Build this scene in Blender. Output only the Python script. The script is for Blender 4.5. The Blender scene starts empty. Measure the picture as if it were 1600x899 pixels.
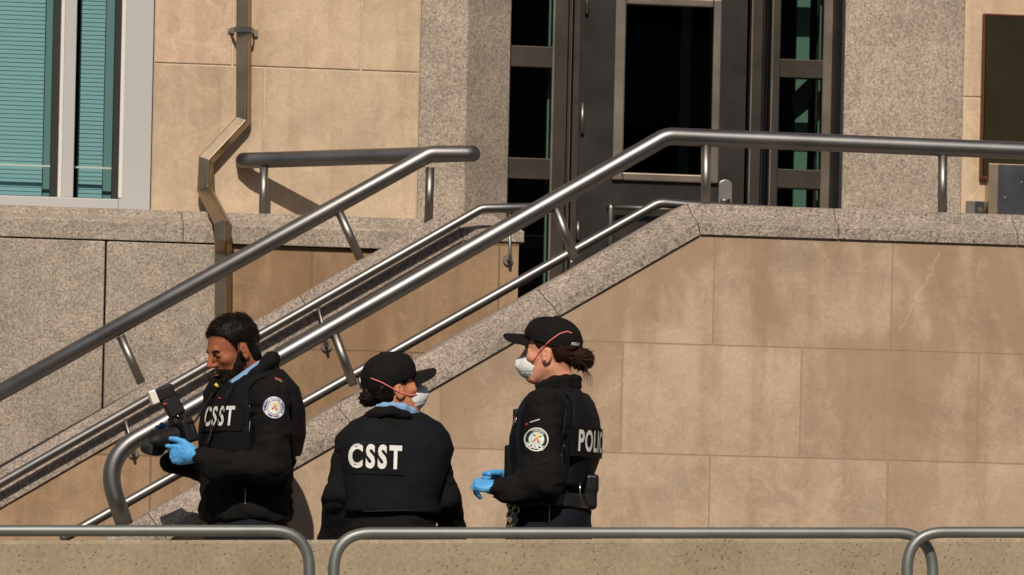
import bpy, bmesh, math, random
import numpy as np
from mathutils import Vector, Matrix
from mathutils.bvhtree import BVHTree
random.seed(4)
SC = bpy.context.scene
COL = SC.collection
# ---------------------------------------------------------------- camera, world, sun, exposure
YAW, ROLL, FPX, PYC, CAMD, CAMZ = math.radians(8.7), 0.022, 9000.0, 1050.0, 22.0, 0.43
Fw = Vector((math.sin(YAW), math.cos(YAW), 0)); Rt = Vector((math.cos(YAW), -math.sin(YAW), 0)); Up = Vector((0, 0, 1))
Ci = Rt*math.cos(ROLL) + Up*math.sin(ROLL); Cj = -Rt*math.sin(ROLL) + Up*math.cos(ROLL)
CP = Vector((-CAMD*math.tan(YAW), -CAMD, CAMZ))
cam = bpy.data.cameras.new('camera'); camo = bpy.data.objects.new('view_camera', cam); COL.objects.link(camo)
M = Matrix.Identity(4)
for r in range(3):
    M[r][0], M[r][1], M[r][2], M[r][3] = Ci[r], Cj[r], -Fw[r], CP[r]
camo.matrix_world = M
cam.sensor_width = 36; cam.lens = FPX*36/1600; cam.shift_y = (PYC-449.5)/1600
cam.clip_end = 2000; cam.clip_start = .5
cam.dof.use_dof = True; cam.dof.focus_distance = 21.6; cam.dof.aperture_fstop = 9
SC.camera = camo
w = bpy.data.worlds.new('World'); SC.world = w; w.use_nodes = True
wn = w.node_tree.nodes; bg = wn['Background']; sky = wn.new('ShaderNodeTexSky'); sky.sky_type = 'NISHITA'; sky.sun_disc = False
SUN_D = Vector((.20, 1.0, -.85)).normalized()       # the way the light travels
el = math.asin(-SUN_D.z); az = math.atan2(-SUN_D.x, -SUN_D.y)
sky.sun_elevation = el; sky.sun_rotation = az
w.node_tree.links.new(sky.outputs[0], bg.inputs[0]); bg.inputs[1].default_value = .055
sl = bpy.data.lights.new('sun', 'SUN'); sl.energy = 4.4; sl.angle = math.radians(.5); sl.color = (1, .89, .75)
so = bpy.data.objects.new('sun', sl); COL.objects.link(so); so.rotation_euler = SUN_D.to_track_quat('-Z', 'Y').to_euler()
so.location = (0, -10, 12)
SC.view_settings.view_transform = 'Standard'; SC.view_settings.look = 'None'; SC.view_settings.gamma = 1
SC.view_settings.exposure = -0.22
SC.render.resolution_x = 1024; SC.render.resolution_y = 575
SC.render.engine = 'CYCLES'; SC.cycles.max_bounces = 6

def W(px, py, Y):
    """world point at depth plane Y that photograph pixel (px,py) looks at"""
    d = Fw*FPX + Ci*(px-800) + Cj*(PYC-py)
    t = (Y-CP.y)/d.y
    return CP + d*t
def ray(px, py):
    return (Fw*FPX + Ci*(px-800) + Cj*(PYC-py)).normalized()

# ---------------------------------------------------------------- materials
def mat(name, base=(.5, .5, .5), rough=.6, metal=0, spec=.5):
    m = bpy.data.materials.new(name); m.use_nodes = True
    b = m.node_tree.nodes['Principled BSDF']
    b.inputs['Base Color'].default_value = (*base, 1); b.inputs['Roughness'].default_value = rough
    b.inputs['Metallic'].default_value = metal; b.inputs['Specular IOR Level'].default_value = spec
    return m
class NT:
    def __init__(s, m):
        s.t = m.node_tree; s.n = s.t.nodes; s.b = s.n['Principled BSDF']
        s.co = s.n.new('ShaderNodeTexCoord').outputs['Object']
        if True:
            g = s.n.new('ShaderNodeNewGeometry'); s.pos = g.outputs['Position']
    def L(s, a, b): s.t.links.new(a, b)
    def mp(s, scale=(1, 1, 1), loc=(0, 0, 0), rot=(0, 0, 0), src=None):
        n = s.n.new('ShaderNodeMapping'); n.inputs['Scale'].default_value = scale; n.inputs['Location'].default_value = loc
        n.inputs['Rotation'].default_value = rot
        s.L(src or s.pos, n.inputs[0]); return n.outputs[0]
    def noise(s, v, sc, det=3, rough=.55, dist=0):
        n = s.n.new('ShaderNodeTexNoise'); n.inputs['Scale'].default_value = sc; n.inputs['Detail'].default_value = det
        n.inputs['Roughness'].default_value = rough; n.inputs['Distortion'].default_value = dist
        s.L(v, n.inputs['Vector']); return n.outputs['Fac']
    def voro(s, v, sc, out='Distance', feat='F1'):
        n = s.n.new('ShaderNodeTexVoronoi'); n.feature = feat; n.inputs['Scale'].default_value = sc; s.L(v, n.inputs['Vector']); return n.outputs[out]
    def ramp(s, f, stops, interp='LINEAR'):
        n = s.n.new('ShaderNodeValToRGB'); cr = n.color_ramp; cr.interpolation = interp
        while len(cr.elements) < len(stops): cr.elements.new(.5)
        for e, (p, c) in zip(cr.elements, stops):
            e.position = p; e.color = (*c, 1) if not isinstance(c, (int, float)) else (c, c, c, 1)
        s.L(f, n.inputs[0]); return n.outputs[0]
    def mix(s, f, a, b, mode='MIX'):
        n = s.n.new('ShaderNodeMix'); n.data_type = 'RGBA'; n.blend_type = mode
        for sock, v in ((n.inputs[0], f), (n.inputs[6], a), (n.inputs[7], b)):
            if isinstance(v, (int, float)): sock.default_value = v
            elif isinstance(v, tuple): sock.default_value = (*v, 1)
            else: s.L(v, sock)
        return n.outputs[2]
    def math(s, op, a, b=0.0, c=None):
        n = s.n.new('ShaderNodeMath'); n.operation = op
        for sock, v in zip(n.inputs, (a, b) if c is None else (a, b, c)):
            if isinstance(v, (int, float)): sock.default_value = v
            else: s.L(v, sock)
        return n.outputs[0]
    def bump(s, h, st=.3, dist=.01, prev=None):
        n = s.n.new('ShaderNodeBump'); n.inputs['Strength'].default_value = st; n.inputs['Distance'].default_value = dist
        s.L(h, n.inputs['Height'])
        if prev: s.L(prev, n.inputs['Normal'])
        return n.outputs[0]
    def xz(s, loc=(0, 0, 0)):
        sp = s.n.new('ShaderNodeSeparateXYZ'); s.L(s.pos, sp.inputs[0]); c = s.n.new('ShaderNodeCombineXYZ')
        s.L(s.math('ADD', sp.outputs[0], loc[0]), c.inputs[0]); s.L(s.math('ADD', sp.outputs[2], loc[2]), c.inputs[1]); return c.outputs[0], sp

def stone(name, base, mort=None, brick=None, streak=.5, seed=0., dark=.72, light=1.22, attr=False, cracks=()):
    m = mat(name, base, .88, spec=.25); N = NT(m)
    v = N.mp(loc=(seed, seed*.7, seed*1.3))
    blot = N.noise(v, 1.6, 5, .6, .6)
    st = N.noise(N.mp((9, 9, .7), (seed, 0, 0)), 1.0, 4, .6, .35)
    vr = N.mp((1, 1, 1), (seed, 3, 1), (.6, .5, .8)); fine = N.noise(vr, 75, 6, .7, .5); mid = N.noise(vr, 9, 6, .7, .8)
    c = N.mix(N.ramp(blot, [(.34, 0), (.66, 1)]), tuple(x*dark for x in base), tuple(min(1, x*light) for x in base))
    c = N.mix(N.math('MULTIPLY', N.ramp(st, [(.46, 0), (.66, 1)]), streak), c, tuple(x*y for x, y in zip(base, (.66, .60, .52))))
    c = N.mix(N.math('MULTIPLY', N.ramp(mid, [(.47, 0), (.66, 1)]), .42), c, tuple(min(1, x*y) for x, y in zip(base, (1.32, 1.3, 1.22))))
    c = N.mix(N.math('MULTIPLY', N.ramp(mid, [(.22, 1), (.44, 0)]), .42), c, tuple(x*y for x, y in zip(base, (.80, .62, .50))))
    c = N.mix(.55, c, N.mix(1.0, c, N.ramp(fine, [(.25, .72), (.7, 1.22)]), 'MULTIPLY'))
    bmp = N.bump(fine, .25, .004); bmp = N.bump(mid, .22, .01, bmp)
    if brick:
        x0, z0, bw, bh, ms = brick
        vv, sp = N.xz((-x0, 0, -z0))
        br = N.n.new('ShaderNodeTexBrick'); N.L(vv, br.inputs['Vector']); br.offset = .5
        br.inputs['Scale'].default_value = 1; br.inputs['Brick Width'].default_value = bw; br.inputs['Row Height'].default_value = bh
        br.inputs['Mortar Size'].default_value = ms; br.inputs['Mortar Smooth'].default_value = .25; br.inputs['Bias'].default_value = 0
        br.inputs['Color1'].default_value = (.84, .81, .78, 1); br.inputs['Color2'].default_value = (1.10, 1.11, 1.12, 1)
        c2 = N.mix(1.0, c, br.outputs['Color'], 'MULTIPLY'); c = N.mix(.8, c, c2)
        c = N.mix(br.outputs['Fac'], c, mort)
        damp = N.noise(N.mp((2.2, 2.2, 1.0), (seed, 0, .37)), 1.0, 5, .55, .5); hh = N.math('MULTIPLY', N.math('SUBTRACT', sp.outputs[2], z0-.9), .8)
        c = N.mix(N.math('MULTIPLY', N.math('MULTIPLY', N.ramp(damp, [(.50, 0), (.56, 1)]), N.ramp(hh, [(.1, .25), (.75, 1)])), .62), c, tuple(x*y for x, y in zip(base, (.70, .62, .55))))
        bmp = N.bump(N.math('SUBTRACT', 1, br.outputs['Fac']), .6, .004, bmp)
        for (xa, za, xb, zb, wd) in cracks:      # pale healed cracks across the slabs
            dx, dz = xb-xa, zb-za; ln = math.hypot(dx, dz)
            u = N.math('SUBTRACT', sp.outputs[0], xa); q = N.math('SUBTRACT', sp.outputs[2], za)
            wob = N.math('MULTIPLY', N.math('SUBTRACT', N.noise(v, 14, 3), .5), .10)
            pr = N.math('ABSOLUTE', N.math('ADD', N.math('SUBTRACT', N.math('MULTIPLY', u, dz/ln), N.math('MULTIPLY', q, dx/ln)), wob))
            al = N.math('DIVIDE', N.math('ADD', N.math('MULTIPLY', u, dx/ln), N.math('MULTIPLY', q, dz/ln)), ln)
            k = N.math('MULTIPLY', N.math('LESS_THAN', N.math('ABSOLUTE', N.math('SUBTRACT', al, .5)), .5), N.ramp(N.math('DIVIDE', pr, wd), [(.3, 1), (1, 0)]))
            c = N.mix(N.math('MULTIPLY', k, .34), c, tuple(min(1, x*1.4) for x in base))
    if attr:
        a = N.n.new('ShaderNodeAttribute'); a.attribute_name = 'tint'
        c = N.mix(1.0, c, a.outputs['Color'], 'MULTIPLY')
    N.L(c, N.b.inputs['Base Color']); N.L(bmp, N.b.inputs['Normal'])
    return m

def granite(name, base=(.34, .30, .265), dk=.32, seed=0., contrast=1.0, sc=1.0, rough=.8):
    m = mat(name, base, rough, spec=.35); N = NT(m)
    v = N.mp(loc=(seed, seed, seed))
    n1 = N.noise(v, 95*sc, 3, .7); n2 = N.noise(v, 210*sc, 2, .6); vo = N.voro(v, 120*sc, 'Color')
    bl = N.noise(v, 2.2, 4, .6, .5); bl2 = N.noise(v, 16, 3, .6)
    hi = tuple(min(1, x*(1+.62*contrast)) for x in base); lo = tuple(x*(1-.62*contrast) for x in base)
    c = N.ramp(n1, [(.38, lo), (.5, base), (.61, hi)])
    c = N.mix(.45, c, N.ramp(n2, [(.34, lo), (.5, base), (.66, hi)]))
    n3 = N.noise(v, 72*sc, 4, .7, .5)
    c = N.mix(.45, c, N.ramp(n3, [(.38, lo), (.5, base), (.62, (base[0]*1.35, base[1]*1.28, base[2]*1.22))]))
    sp = N.n.new('ShaderNodeSeparateColor'); N.L(vo, sp.inputs[0])
    c = N.mix(N.math('MULTIPLY', N.ramp(sp.outputs[0], [(.78, 0), (.9, 1)]), .35), c, hi)
    c = N.mix(N.math('MULTIPLY', N.ramp(sp.outputs[1], [(.10, 1), (.2, 0)]), .4), c, (base[0]*.42, base[1]*.40, base[2]*.40))
    c = N.mix(.8, c, N.mix(1., c, N.ramp(bl, [(.3, (.74, .72, .70)), (.7, (1.16, 1.14, 1.12))]), 'MULTIPLY'))
    c = N.mix(.6, c, N.mix(1., c, N.ramp(bl2, [(.3, .8), (.7, 1.15)]), 'MULTIPLY'))
    N.L(c, N.b.inputs['Base Color']); N.L(N.bump(n1, .3, .003), N.b.inputs['Normal'])
    return m

def steel(name, base=(.36, .35, .34), rough=.27, brush=True, seed=0., metal=1.0, var=.12):
    m = mat(name, base, rough, metal); N = NT(m)
    n = N.noise(N.mp((1, 1, 1), (seed, 0, 0)), 6, 4, .6); f = N.noise(N.mp((60, 60, 60)), 4, 3)
    N.L(N.math('ADD', N.math('MULTIPLY', n, var), rough-var*.5), N.b.inputs['Roughness'])
    c = N.mix(N.ramp(n, [(.3, 0), (.7, 1)]), tuple(x*.86 for x in base), tuple(min(1, x*1.12) for x in base))
    N.L(c, N.b.inputs['Base Color'])
    N.L(N.bump(f, .06, .002), N.b.inputs['Normal'])
    return m

def fabric(name, base, rough=.92, bump=.25, sc=260, var=.3, sheen=0):
    m = mat(name, base, rough, spec=.12); N = NT(m)
    n = N.noise(N.mp(), sc, 2); b = N.noise(N.mp(), 9, 4, .6, .8)
    c = N.mix(b, tuple(x*(1-var) for x in base), tuple(x*(1+var) for x in base))
    N.L(c, N.b.inputs['Base Color'])
    N.L(N.bump(b, .35, .02, N.bump(n, bump, .002)), N.b.inputs['Normal'])
    if sheen: m.node_tree.nodes['Principled BSDF'].inputs['Sheen Weight'].default_value = sheen
    return m

def glass(name, tint, refl=.09, rough=.02):
    m = bpy.data.materials.new(name); m.use_nodes = True; t = m.node_tree; t.nodes.clear()
    o = t.nodes.new('ShaderNodeOutputMaterial'); mx = t.nodes.new('ShaderNodeMixShader'); tr = t.nodes.new('ShaderNodeBsdfTransparent'); g = t.nodes.new('ShaderNodeBsdfGlossy')
    tr.inputs[0].default_value = (*tint, 1); g.inputs[0].default_value = (.9, .95, .95, 1); g.inputs['Roughness'].default_value = rough
    lw = t.nodes.new('ShaderNodeLayerWeight'); lw.inputs[0].default_value = .25
    mt = t.nodes.new('ShaderNodeMath'); mt.operation = 'MULTIPLY_ADD'; mt.inputs[1].default_value = .3; mt.inputs[2].default_value = refl
    t.links.new(lw.outputs['Fresnel'], mt.inputs[0]); t.links.new(mt.outputs[0], mx.inputs[0])
    t.links.new(tr.outputs[0], mx.inputs[1]); t.links.new(g.outputs[0], mx.inputs[2]); t.links.new(mx.outputs[0], o.inputs[0])
    return m

# ---------------------------------------------------------------- mesh helpers
def thing(name, label, cat, loc=(0, 0, 0), group=None):
    o = bpy.data.objects.new(name, None); COL.objects.link(o); o.location = loc; o.empty_display_size = .1
    o['label'] = label; o['category'] = cat
    if group: o['group'] = group
    return o
def tag(o, label, cat, group=None):
    o['label'] = label; o['category'] = cat
    if group: o['group'] = group
    return o
def wloc(o):
    p = Vector(o.location)
    return p + wloc(o.parent) if o.parent else p
def link(name, me, mats, parent=None, loc=None, smooth=False, label=None):
    """verts are world coordinates; the object keeps its own origin and the mesh is made local to it"""
    o = bpy.data.objects.new(name, me); COL.objects.link(o)
    vs = [v.co for v in me.vertices]
    if loc is None:
        if vs:
            mn = Vector((min(v.x for v in vs), min(v.y for v in vs), min(v.z for v in vs))); mxv = Vector((max(v.x for v in vs), max(v.y for v in vs), max(v.z for v in vs)))
            loc = Vector(((mn.x+mxv.x)/2, (mn.y+mxv.y)/2, mn.z))
        else: loc = Vector((0, 0, 0))
    loc = Vector(loc); me.transform(Matrix.Translation(-loc))
    o.location = loc - (wloc(parent) if parent else Vector((0, 0, 0)))
    if parent: o.parent = parent
    for m in (mats if isinstance(mats, (list, tuple)) else [mats]): me.materials.append(m)
    if smooth:
        for p in me.polygons: p.use_smooth = True
    if label: o['label'] = label
    return o
class MB:
    def __init__(s): s.v = []; s.f = []; s.mi = []; s.cur = 0; s.t = []; s.tint = None
    def add(s, vs, fs):
        b = len(s.v); s.v += [Vector(x) for x in vs]
        for f in fs: s.f.append([b+i for i in f]); s.mi.append(s.cur); s.t.append(s.tint or (1, 1, 1))
        return s
    def box(s, a, b):
        x0, x1 = sorted((a[0], b[0])); y0, y1 = sorted((a[1], b[1])); z0, z1 = sorted((a[2], b[2]))
        return s.add([(x0, y0, z0), (x1, y0, z0), (x1, y1, z0), (x0, y1, z0), (x0, y0, z1), (x1, y0, z1), (x1, y1, z1), (x0, y1, z1)],
                     [(0, 3, 2, 1), (4, 5, 6, 7), (0, 1, 5, 4), (1, 2, 6, 5), (2, 3, 7, 6), (3, 0, 4, 7)])
    def pbox(s, x0, y0, x1, y1, Y, dep):
        """box whose front face is the photo rectangle x0..x1,y0..y1 seen on plane Y (kept square to the building)"""
        a = W(x0, (y0+y1)/2, Y); b = W(x1, (y0+y1)/2, Y); c = W((x0+x1)/2, y0, Y); d = W((x0+x1)/2, y1, Y)
        return s.box((a.x, Y, d.z), (b.x, Y+dep, c.z))
    def prism(s, poly, y0, y1):
        n = len(poly)
        vs = [(p[0], y0, p[1]) for p in poly]+[(p[0], y1, p[1]) for p in poly]
        fs = [list(range(n)), list(range(2*n-1, n-1, -1))]+[(i, i+n, (i+1) % n+n, (i+1) % n) for i in range(n)]
        return s.add(vs, fs)
    def loft(s, secs, caps=True):
        n = len(secs[0]); vs = [p for sc in secs for p in sc]; fs = []
        for k in range(len(secs)-1):
            for i in range(n): fs.append((k*n+i, k*n+(i+1) % n, (k+1)*n+(i+1) % n, (k+1)*n+i))
        if caps: fs.append(list(range(n))[::-1]); fs.append(list(range((len(secs)-1)*n, len(secs)*n)))
        return s.add(vs, fs)
    def tube(s, pts, r, seg=20, caps=True, sq=None, roundcap=False):
        pts = [Vector(p) for p in pts]
        # drop coincident
        q = [pts[0]]
        for p in pts[1:]:
            if (p-q[-1]).length > 1e-5: q.append(p)
        pts = q; n = len(pts); rr = r if isinstance(r, (list, tuple)) else [r]*n
        if len(rr) != n: rr = [rr[0]]*n
        t0 = (pts[1]-pts[0]).normalized(); ref = Vector((0, 1, 0)) if abs(t0.y) < .9 else Vector((0, 0, 1))
        secs = []; u = (ref - t0*ref.dot(t0)).normalized()
        for i, p in enumerate(pts):
            ta = (pts[i]-pts[i-1]).normalized() if i > 0 else (pts[1]-pts[0]).normalized()
            tb = (pts[i+1]-pts[i]).normalized() if i < n-1 else ta
            t = (ta+tb).normalized(); u = (u - t*u.dot(t)).normalized(); v = t.cross(u)
            k = 1/max(.5, math.sqrt(max(.01, (1+ta.dot(tb))/2)))
            side = (tb-ta); side = side.normalized() if side.length > 1e-6 else None
            sec = []
            if sq:
                prof = sq
            else: prof = [(math.cos(2*math.pi*j/seg), math.sin(2*math.pi*j/seg)) for j in range(seg)]
            for (a, b) in prof:
                o = u*a*rr[i]+v*b*rr[i]
                if side: o = o + side*(o.dot(side))*(k-1)
                sec.append(p+o)
            secs.append(sec)
        if roundcap:
            for endi, sgn in ((0, -1), (len(secs)-1, 1)):
                p = pts[0] if endi == 0 else pts[-1]; tt = ((pts[1]-pts[0]) if endi == 0 else (pts[-1]-pts[-2])).normalized()*sgn
                base = secs[0] if endi == 0 else secs[-1]; R = rr[0] if endi == 0 else rr[-1]
                add = []
                for a in (.35, .7, .95): add.append([p+(q-p)*math.cos(a*math.pi/2)+tt*R*math.sin(a*math.pi/2)*.6 for q in base])
                secs = (add[::-1]+secs) if endi == 0 else (secs+add)
        return s.loft(secs, caps)
    def build(s, name, mats, parent=None, smooth=False, bevel=0, loc=None, label=None, seg=2, recalc=True):
        me = bpy.data.meshes.new(name); me.from_pydata([tuple(v) for v in s.v], [], s.f)
        me.polygons.foreach_set('material_index', s.mi)
        a = me.color_attributes.new('tint', 'FLOAT_COLOR', 'CORNER')
        cols = []
        for p, t in zip(me.polygons, s.t): cols += [t[0], t[1], t[2], 1.0]*p.loop_total
        a.data.foreach_set('color', cols)
        if recalc:
            bm = bmesh.new(); bm.from_mesh(me); bmesh.ops.recalc_face_normals(bm, faces=bm.faces); bm.to_mesh(me); bm.free()
        o = link(name, me, mats, parent, loc, smooth, label)
        if bevel:
            b = o.modifiers.new('bevel', 'BEVEL'); b.width = bevel; b.segments = seg; b.limit_method = 'ANGLE'; b.angle_limit = math.radians(40)
        if smooth:
            for p in me.polygons: p.use_smooth = p.loop_total <= 4
        return o
def fillet(pts, rads, n=10):
    pts = [Vector(p) for p in pts]; out = [pts[0]]
    for i in range(1, len(pts)-1):
        r = rads[i-1] if isinstance(rads, (list, tuple)) else rads
        a = (pts[i-1]-pts[i]).normalized(); b = (pts[i+1]-pts[i]).normalized()
        ang = a.angle(b)
        if r < 1e-4: out.append(pts[i]); continue
        d = min(r/math.tan(ang/2), (pts[i-1]-pts[i]).length*.49 if i > 1 else 9, (pts[i+1]-pts[i]).length*.49 if i < len(pts)-2 else 9)
        p0 = pts[i]+a*d; p1 = pts[i]+b*d
        for k in range(n+1):
            t = k/n; out.append(p0*(1-t)**2+pts[i]*2*t*(1-t)+p1*t*t)
    out.append(pts[-1]); return out
# ================================================================ THE SETTING
def gz(x): return .024*x                       # the pavement climbs gently to the right
YN0, YN1 = 0.0, .42                            # near stair wall, front and back
YF0, YF1 = 1.80, 2.17                          # far stair wall
PLY, FAY, DRY = 2.36, 2.74, 2.95               # plinth front, facade front, door plane
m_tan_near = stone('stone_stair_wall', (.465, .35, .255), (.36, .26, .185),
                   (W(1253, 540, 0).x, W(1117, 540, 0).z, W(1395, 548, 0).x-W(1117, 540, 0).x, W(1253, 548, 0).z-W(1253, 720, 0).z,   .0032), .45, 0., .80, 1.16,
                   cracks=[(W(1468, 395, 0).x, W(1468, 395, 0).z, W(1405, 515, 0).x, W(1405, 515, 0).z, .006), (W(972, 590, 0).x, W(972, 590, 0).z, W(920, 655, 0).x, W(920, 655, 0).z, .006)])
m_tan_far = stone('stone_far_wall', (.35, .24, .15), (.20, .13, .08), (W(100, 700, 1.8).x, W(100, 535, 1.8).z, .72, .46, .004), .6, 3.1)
m_tan_fac = stone('stone_facade', (.585, .445, .32), None, None, .5, 7.7, .84, 1.12, attr=True)
m_mortar = stone('mortar', (.62, .53, .41), streak=.2, seed=2.)
m_gran = granite('granite_coping', (.325, .275, .235), seed=1.3, contrast=1.5, sc=1.15)
m_gran2 = granite('granite_facade', (.35, .302, .25), seed=5.3, contrast=1.25, sc=1.2)
m_gran3 = granite('granite_pilaster', (.395, .335, .275), seed=9.3, contrast=1.15, sc=1.15)
m_steel = steel('brushed_steel', (.225, .22, .222), .44)
m_steel2 = steel('brushed_steel_post', (.30, .285, .26), .44, seed=3)
m_brass = steel('weathered_steel_downpipe', (.37, .29, .205), .38, seed=5, var=.2)
m_galv = steel('galvanised_tube', (.23, .24, .225), .5, seed=8, metal=.75, var=.2)
m_dkmet = steel('dark_bronze_metal', (.075, .064, .054), .45, seed=2, metal=.85, var=.2)
m_dkmet2 = steel('dark_door_skin', (.045, .041, .038), .45, seed=12, metal=.8, var=.25)
m_litmet = steel('lit_bronze_frame', (.36, .30, .24), .36, seed=6, metal=.9)  # lit look of the bronze put into a lighter base colour
m_frame = mat('window_frame_paint', (.47, .465, .455), .42)
m_frame2 = mat('window_bead_paint', (.72, .70, .64), .4)
m_dark = mat('dark_void', (.006, .006, .006), .9, spec=.1)
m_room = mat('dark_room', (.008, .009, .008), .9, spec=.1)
m_blind = mat('pale_blind_slats', (.19, .37, .395), .55)
m_teal = mat('teal_strip', (.26, .46, .40), .5)
m_glassw = glass('window_glass', (.84, .92, .92), .05)
m_glassd = glass('door_glass', (.50, .56, .52), .055)
m_black = mat('black_rubber', (.01, .01, .01), .6)
# concrete low wall
def concrete(name, base, pits=True, seed=0):
    m = mat(name, base, .92, spec=.2); N = NT(m); v = N.mp(loc=(seed, seed, 0))
    a = N.noise(v, 2.5, 5, .65, .4); b = N.noise(v, 60, 4, .7); c0 = N.noise(v, 14, 4, .6)
    c = N.mix(N.ramp(a, [(.3, 0), (.7, 1)]), tuple(x*.80 for x in base), tuple(x*1.16 for x in base))
    c = N.mix(.7, c, N.mix(1., c, N.ramp(b, [(.3, .70), (.7, 1.25)]), 'MULTIPLY'))
    c = N.mix(N.math('MULTIPLY', N.ramp(c0, [(.5, 0), (.72, 1)]), .35), c, (base[0]*1.3, base[1]*1.25, base[2]*1.15))
    bm_ = N.bump(b, .35, .004)
    if pits:
        wv = N.noise(v, 40, 2); vo = N.voro(N.mix(.03, v, N.noise(v, 22, 2)), 68); msk = N.ramp(N.noise(v, 9, 2), [(.42, 0), (.55, 1)])
        p = N.math('MULTIPLY', N.ramp(vo, [(.10, 1), (.20, 0)]), msk)
        c = N.mix(N.math('MULTIPLY', p, .8), c, tuple(x*.42 for x in base))
        v2 = N.voro(v, 95); p2 = N.math('MULTIPLY', N.ramp(v2, [(.10, 1), (.18, 0)]), N.ramp(N.noise(v, 17, 2), [(.5, 0), (.6, 1)]))
        c = N.mix(N.math('MULTIPLY', p2, .6), c, tuple(x*.4 for x in base))
        bm_ = N.bump(N.math('SUBTRACT', 1, p), .8, .006, bm_)
    N.L(c, N.b.inputs['Base Color']); N.L(bm_, N.b.inputs['Normal']); return m
m_conc = concrete('pitted_concrete', (.33, .265, .182))
m_pave = concrete('pavement_slabs', (.30, .28, .25), False, 3)
m_road = concrete('asphalt', (.06, .06, .06), False, 5)
m_step = granite('granite_steps', (.30, .27, .24), seed=2.2)

def structure(o, kind='structure'):
    o['kind'] = kind; return o
# ground, pavement, road
m_opp = stone('brick_across', (.20, .15, .12), seed=4)
b = MB(); b.add([(-400, -400, -1.35), (400, -400, -1.35), (400, 400, -1.35), (-400, 400, -1.35)], [(0, 1, 2, 3)])
structure(b.build('ground', m_road))
b = MB()
for (ya, yb, nm) in ((-5.2, 4.2, 'pavement'),):
    b = MB(); x0, x1 = -14, 16
    b.loft([[(x, ya, gz(x)-.25), (x, -2.46, gz(x)-.25), (x, -2.46, gz(x)), (x, yb, gz(x)), (x, yb, -1.3), (x, ya, -1.3)] for x in (x0, x1)])
    structure(b.build('pavement', m_pave))

# ---- low concrete retaining wall in front of the people
t = thing('low_wall', 'low pitted concrete wall running across the bottom behind the steel barriers', 'wall', (0, -2.3, 0))
b = MB(); yl0, yl1 = -2.45, -2.15
def ztop_low(x):
    a = W(100, 844.5, yl0); c = W(1500, 841.5, yl0); return a.z+(c.z-a.z)*(x-a.x)/(c.x-a.x)
xs = [-12, -6, -2.3, 0, 2.5, 6, 12]
b.loft([[(x, yl0, gz(x)-.3), (x, yl0, ztop_low(x)-.012), (x, yl0+.012, ztop_low(x)), (x, yl1-.012, ztop_low(x)), (x, yl1, ztop_low(x)-.012), (x, yl1, gz(x)-.1)] for x in xs])
b.build('wall_body', m_conc, t)

# ---- coping sweeps
def coping(mb, a, b_, prof, y0, gap=.0, mitre_a=None, mitre_b=None):
    """a,b_ (x,z) lower front line; prof = [(dy, h)] closed ring; mitre vectors scale h direction"""
    a = Vector((a[0], 0, a[1])); b_ = Vector((b_[0], 0, b_[1])); t = (b_-a).normalized(); n = Vector((-t.z, 0, t.x))
    a2 = a+t*gap; b2 = b_-t*gap
    secs = []
    for p, mt in ((a2, mitre_a), (b2, mitre_b)):
        nn = mt if mt is not None else n
        secs.append([p+nn*h+Vector((0, y0+dy, 0)) for dy, h in prof])
    mb.loft(secs)
def mitre(t1, t2):
    n1 = Vector((-t1.z, 0, t1.x)); n2 = Vector((-t2.z, 0, t2.x)); h = (n1+n2).normalized(); return h/ h.dot(n1)
def cprof(H, dep, lip=.045, back=.02):
    return [(-.012, 0), (-.012, lip), (-.006, lip+.005), (.02, lip+(H-lip)*.22), (.055, lip+(H-lip)*.42), (.078, lip+(H-lip)*.72), (.092, H-.006), (.104, H), (dep+back-.01, H), (dep+back, H-.01), (dep+back, 0)]

# ---- near stair wall
nb = W(1096, 366.5, -.03); nl = W(269, 843, -.03); zf = W(1350, 374.5, -.03).z
tn = Vector((nb.x-nl.x, 0, zf-nl.z)).normalized()
nb = Vector((nb.x, -.03, zf))
def on_n(px):                                   # point of the sloping lower coping edge under photo column px
    q0 = W(px, 600, -.03); return Vector((q0.x, 0, nl.z+(q0.x-nl.x)*tn.z/tn.x))
t = thing('near_stair_wall', 'long sandy stone wall of the staircase with a granite coping, behind the right hand officer', 'wall', (nb.x, .2, 0))
b = MB()
xr = 9.0; lowx = nl.x-(nl.z+.35)*tn.x/tn.z
poly = [(lowx, -.35), (xr, -.35), (xr, zf), (nb.x, zf)]
b.prism(poly, YN0, YN1); b.build('wall_face', m_tan_near, t)
b = MB(); pr = cprof(.128, YN1); prf = cprof(.128, YN1)
mt = mitre(tn, Vector((1, 0, 0)))
js = [on_n(880), on_n(598), on_n(420), on_n(262)]
js = [Vector((nb.x, 0, nb.z)), on_n(872), on_n(560), on_n(268), Vector((lowx, 0, -.35))]
for i in range(len(js)-1):
    coping(b, (js[i+1].x, js[i+1].z), (js[i].x, js[i].z), pr, 0, .0012, None, mt if i == 0 else None)
fx = [nb.x, W(1312, 370, -.03).x, W(1592, 380, -.03).x, W(1592, 380, -.03).x+.9, W(1592, 380, -.03).x+1.8, xr]
for i in range(len(fx)-1):
    coping(b, (fx[i], zf), (fx[i+1], zf), prf, 0, .0012, mt*1.0 if i == 0 else None, None)
b.build('coping', m_gran, t, bevel=.0015)
COPTOP_N = zf+.128

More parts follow.
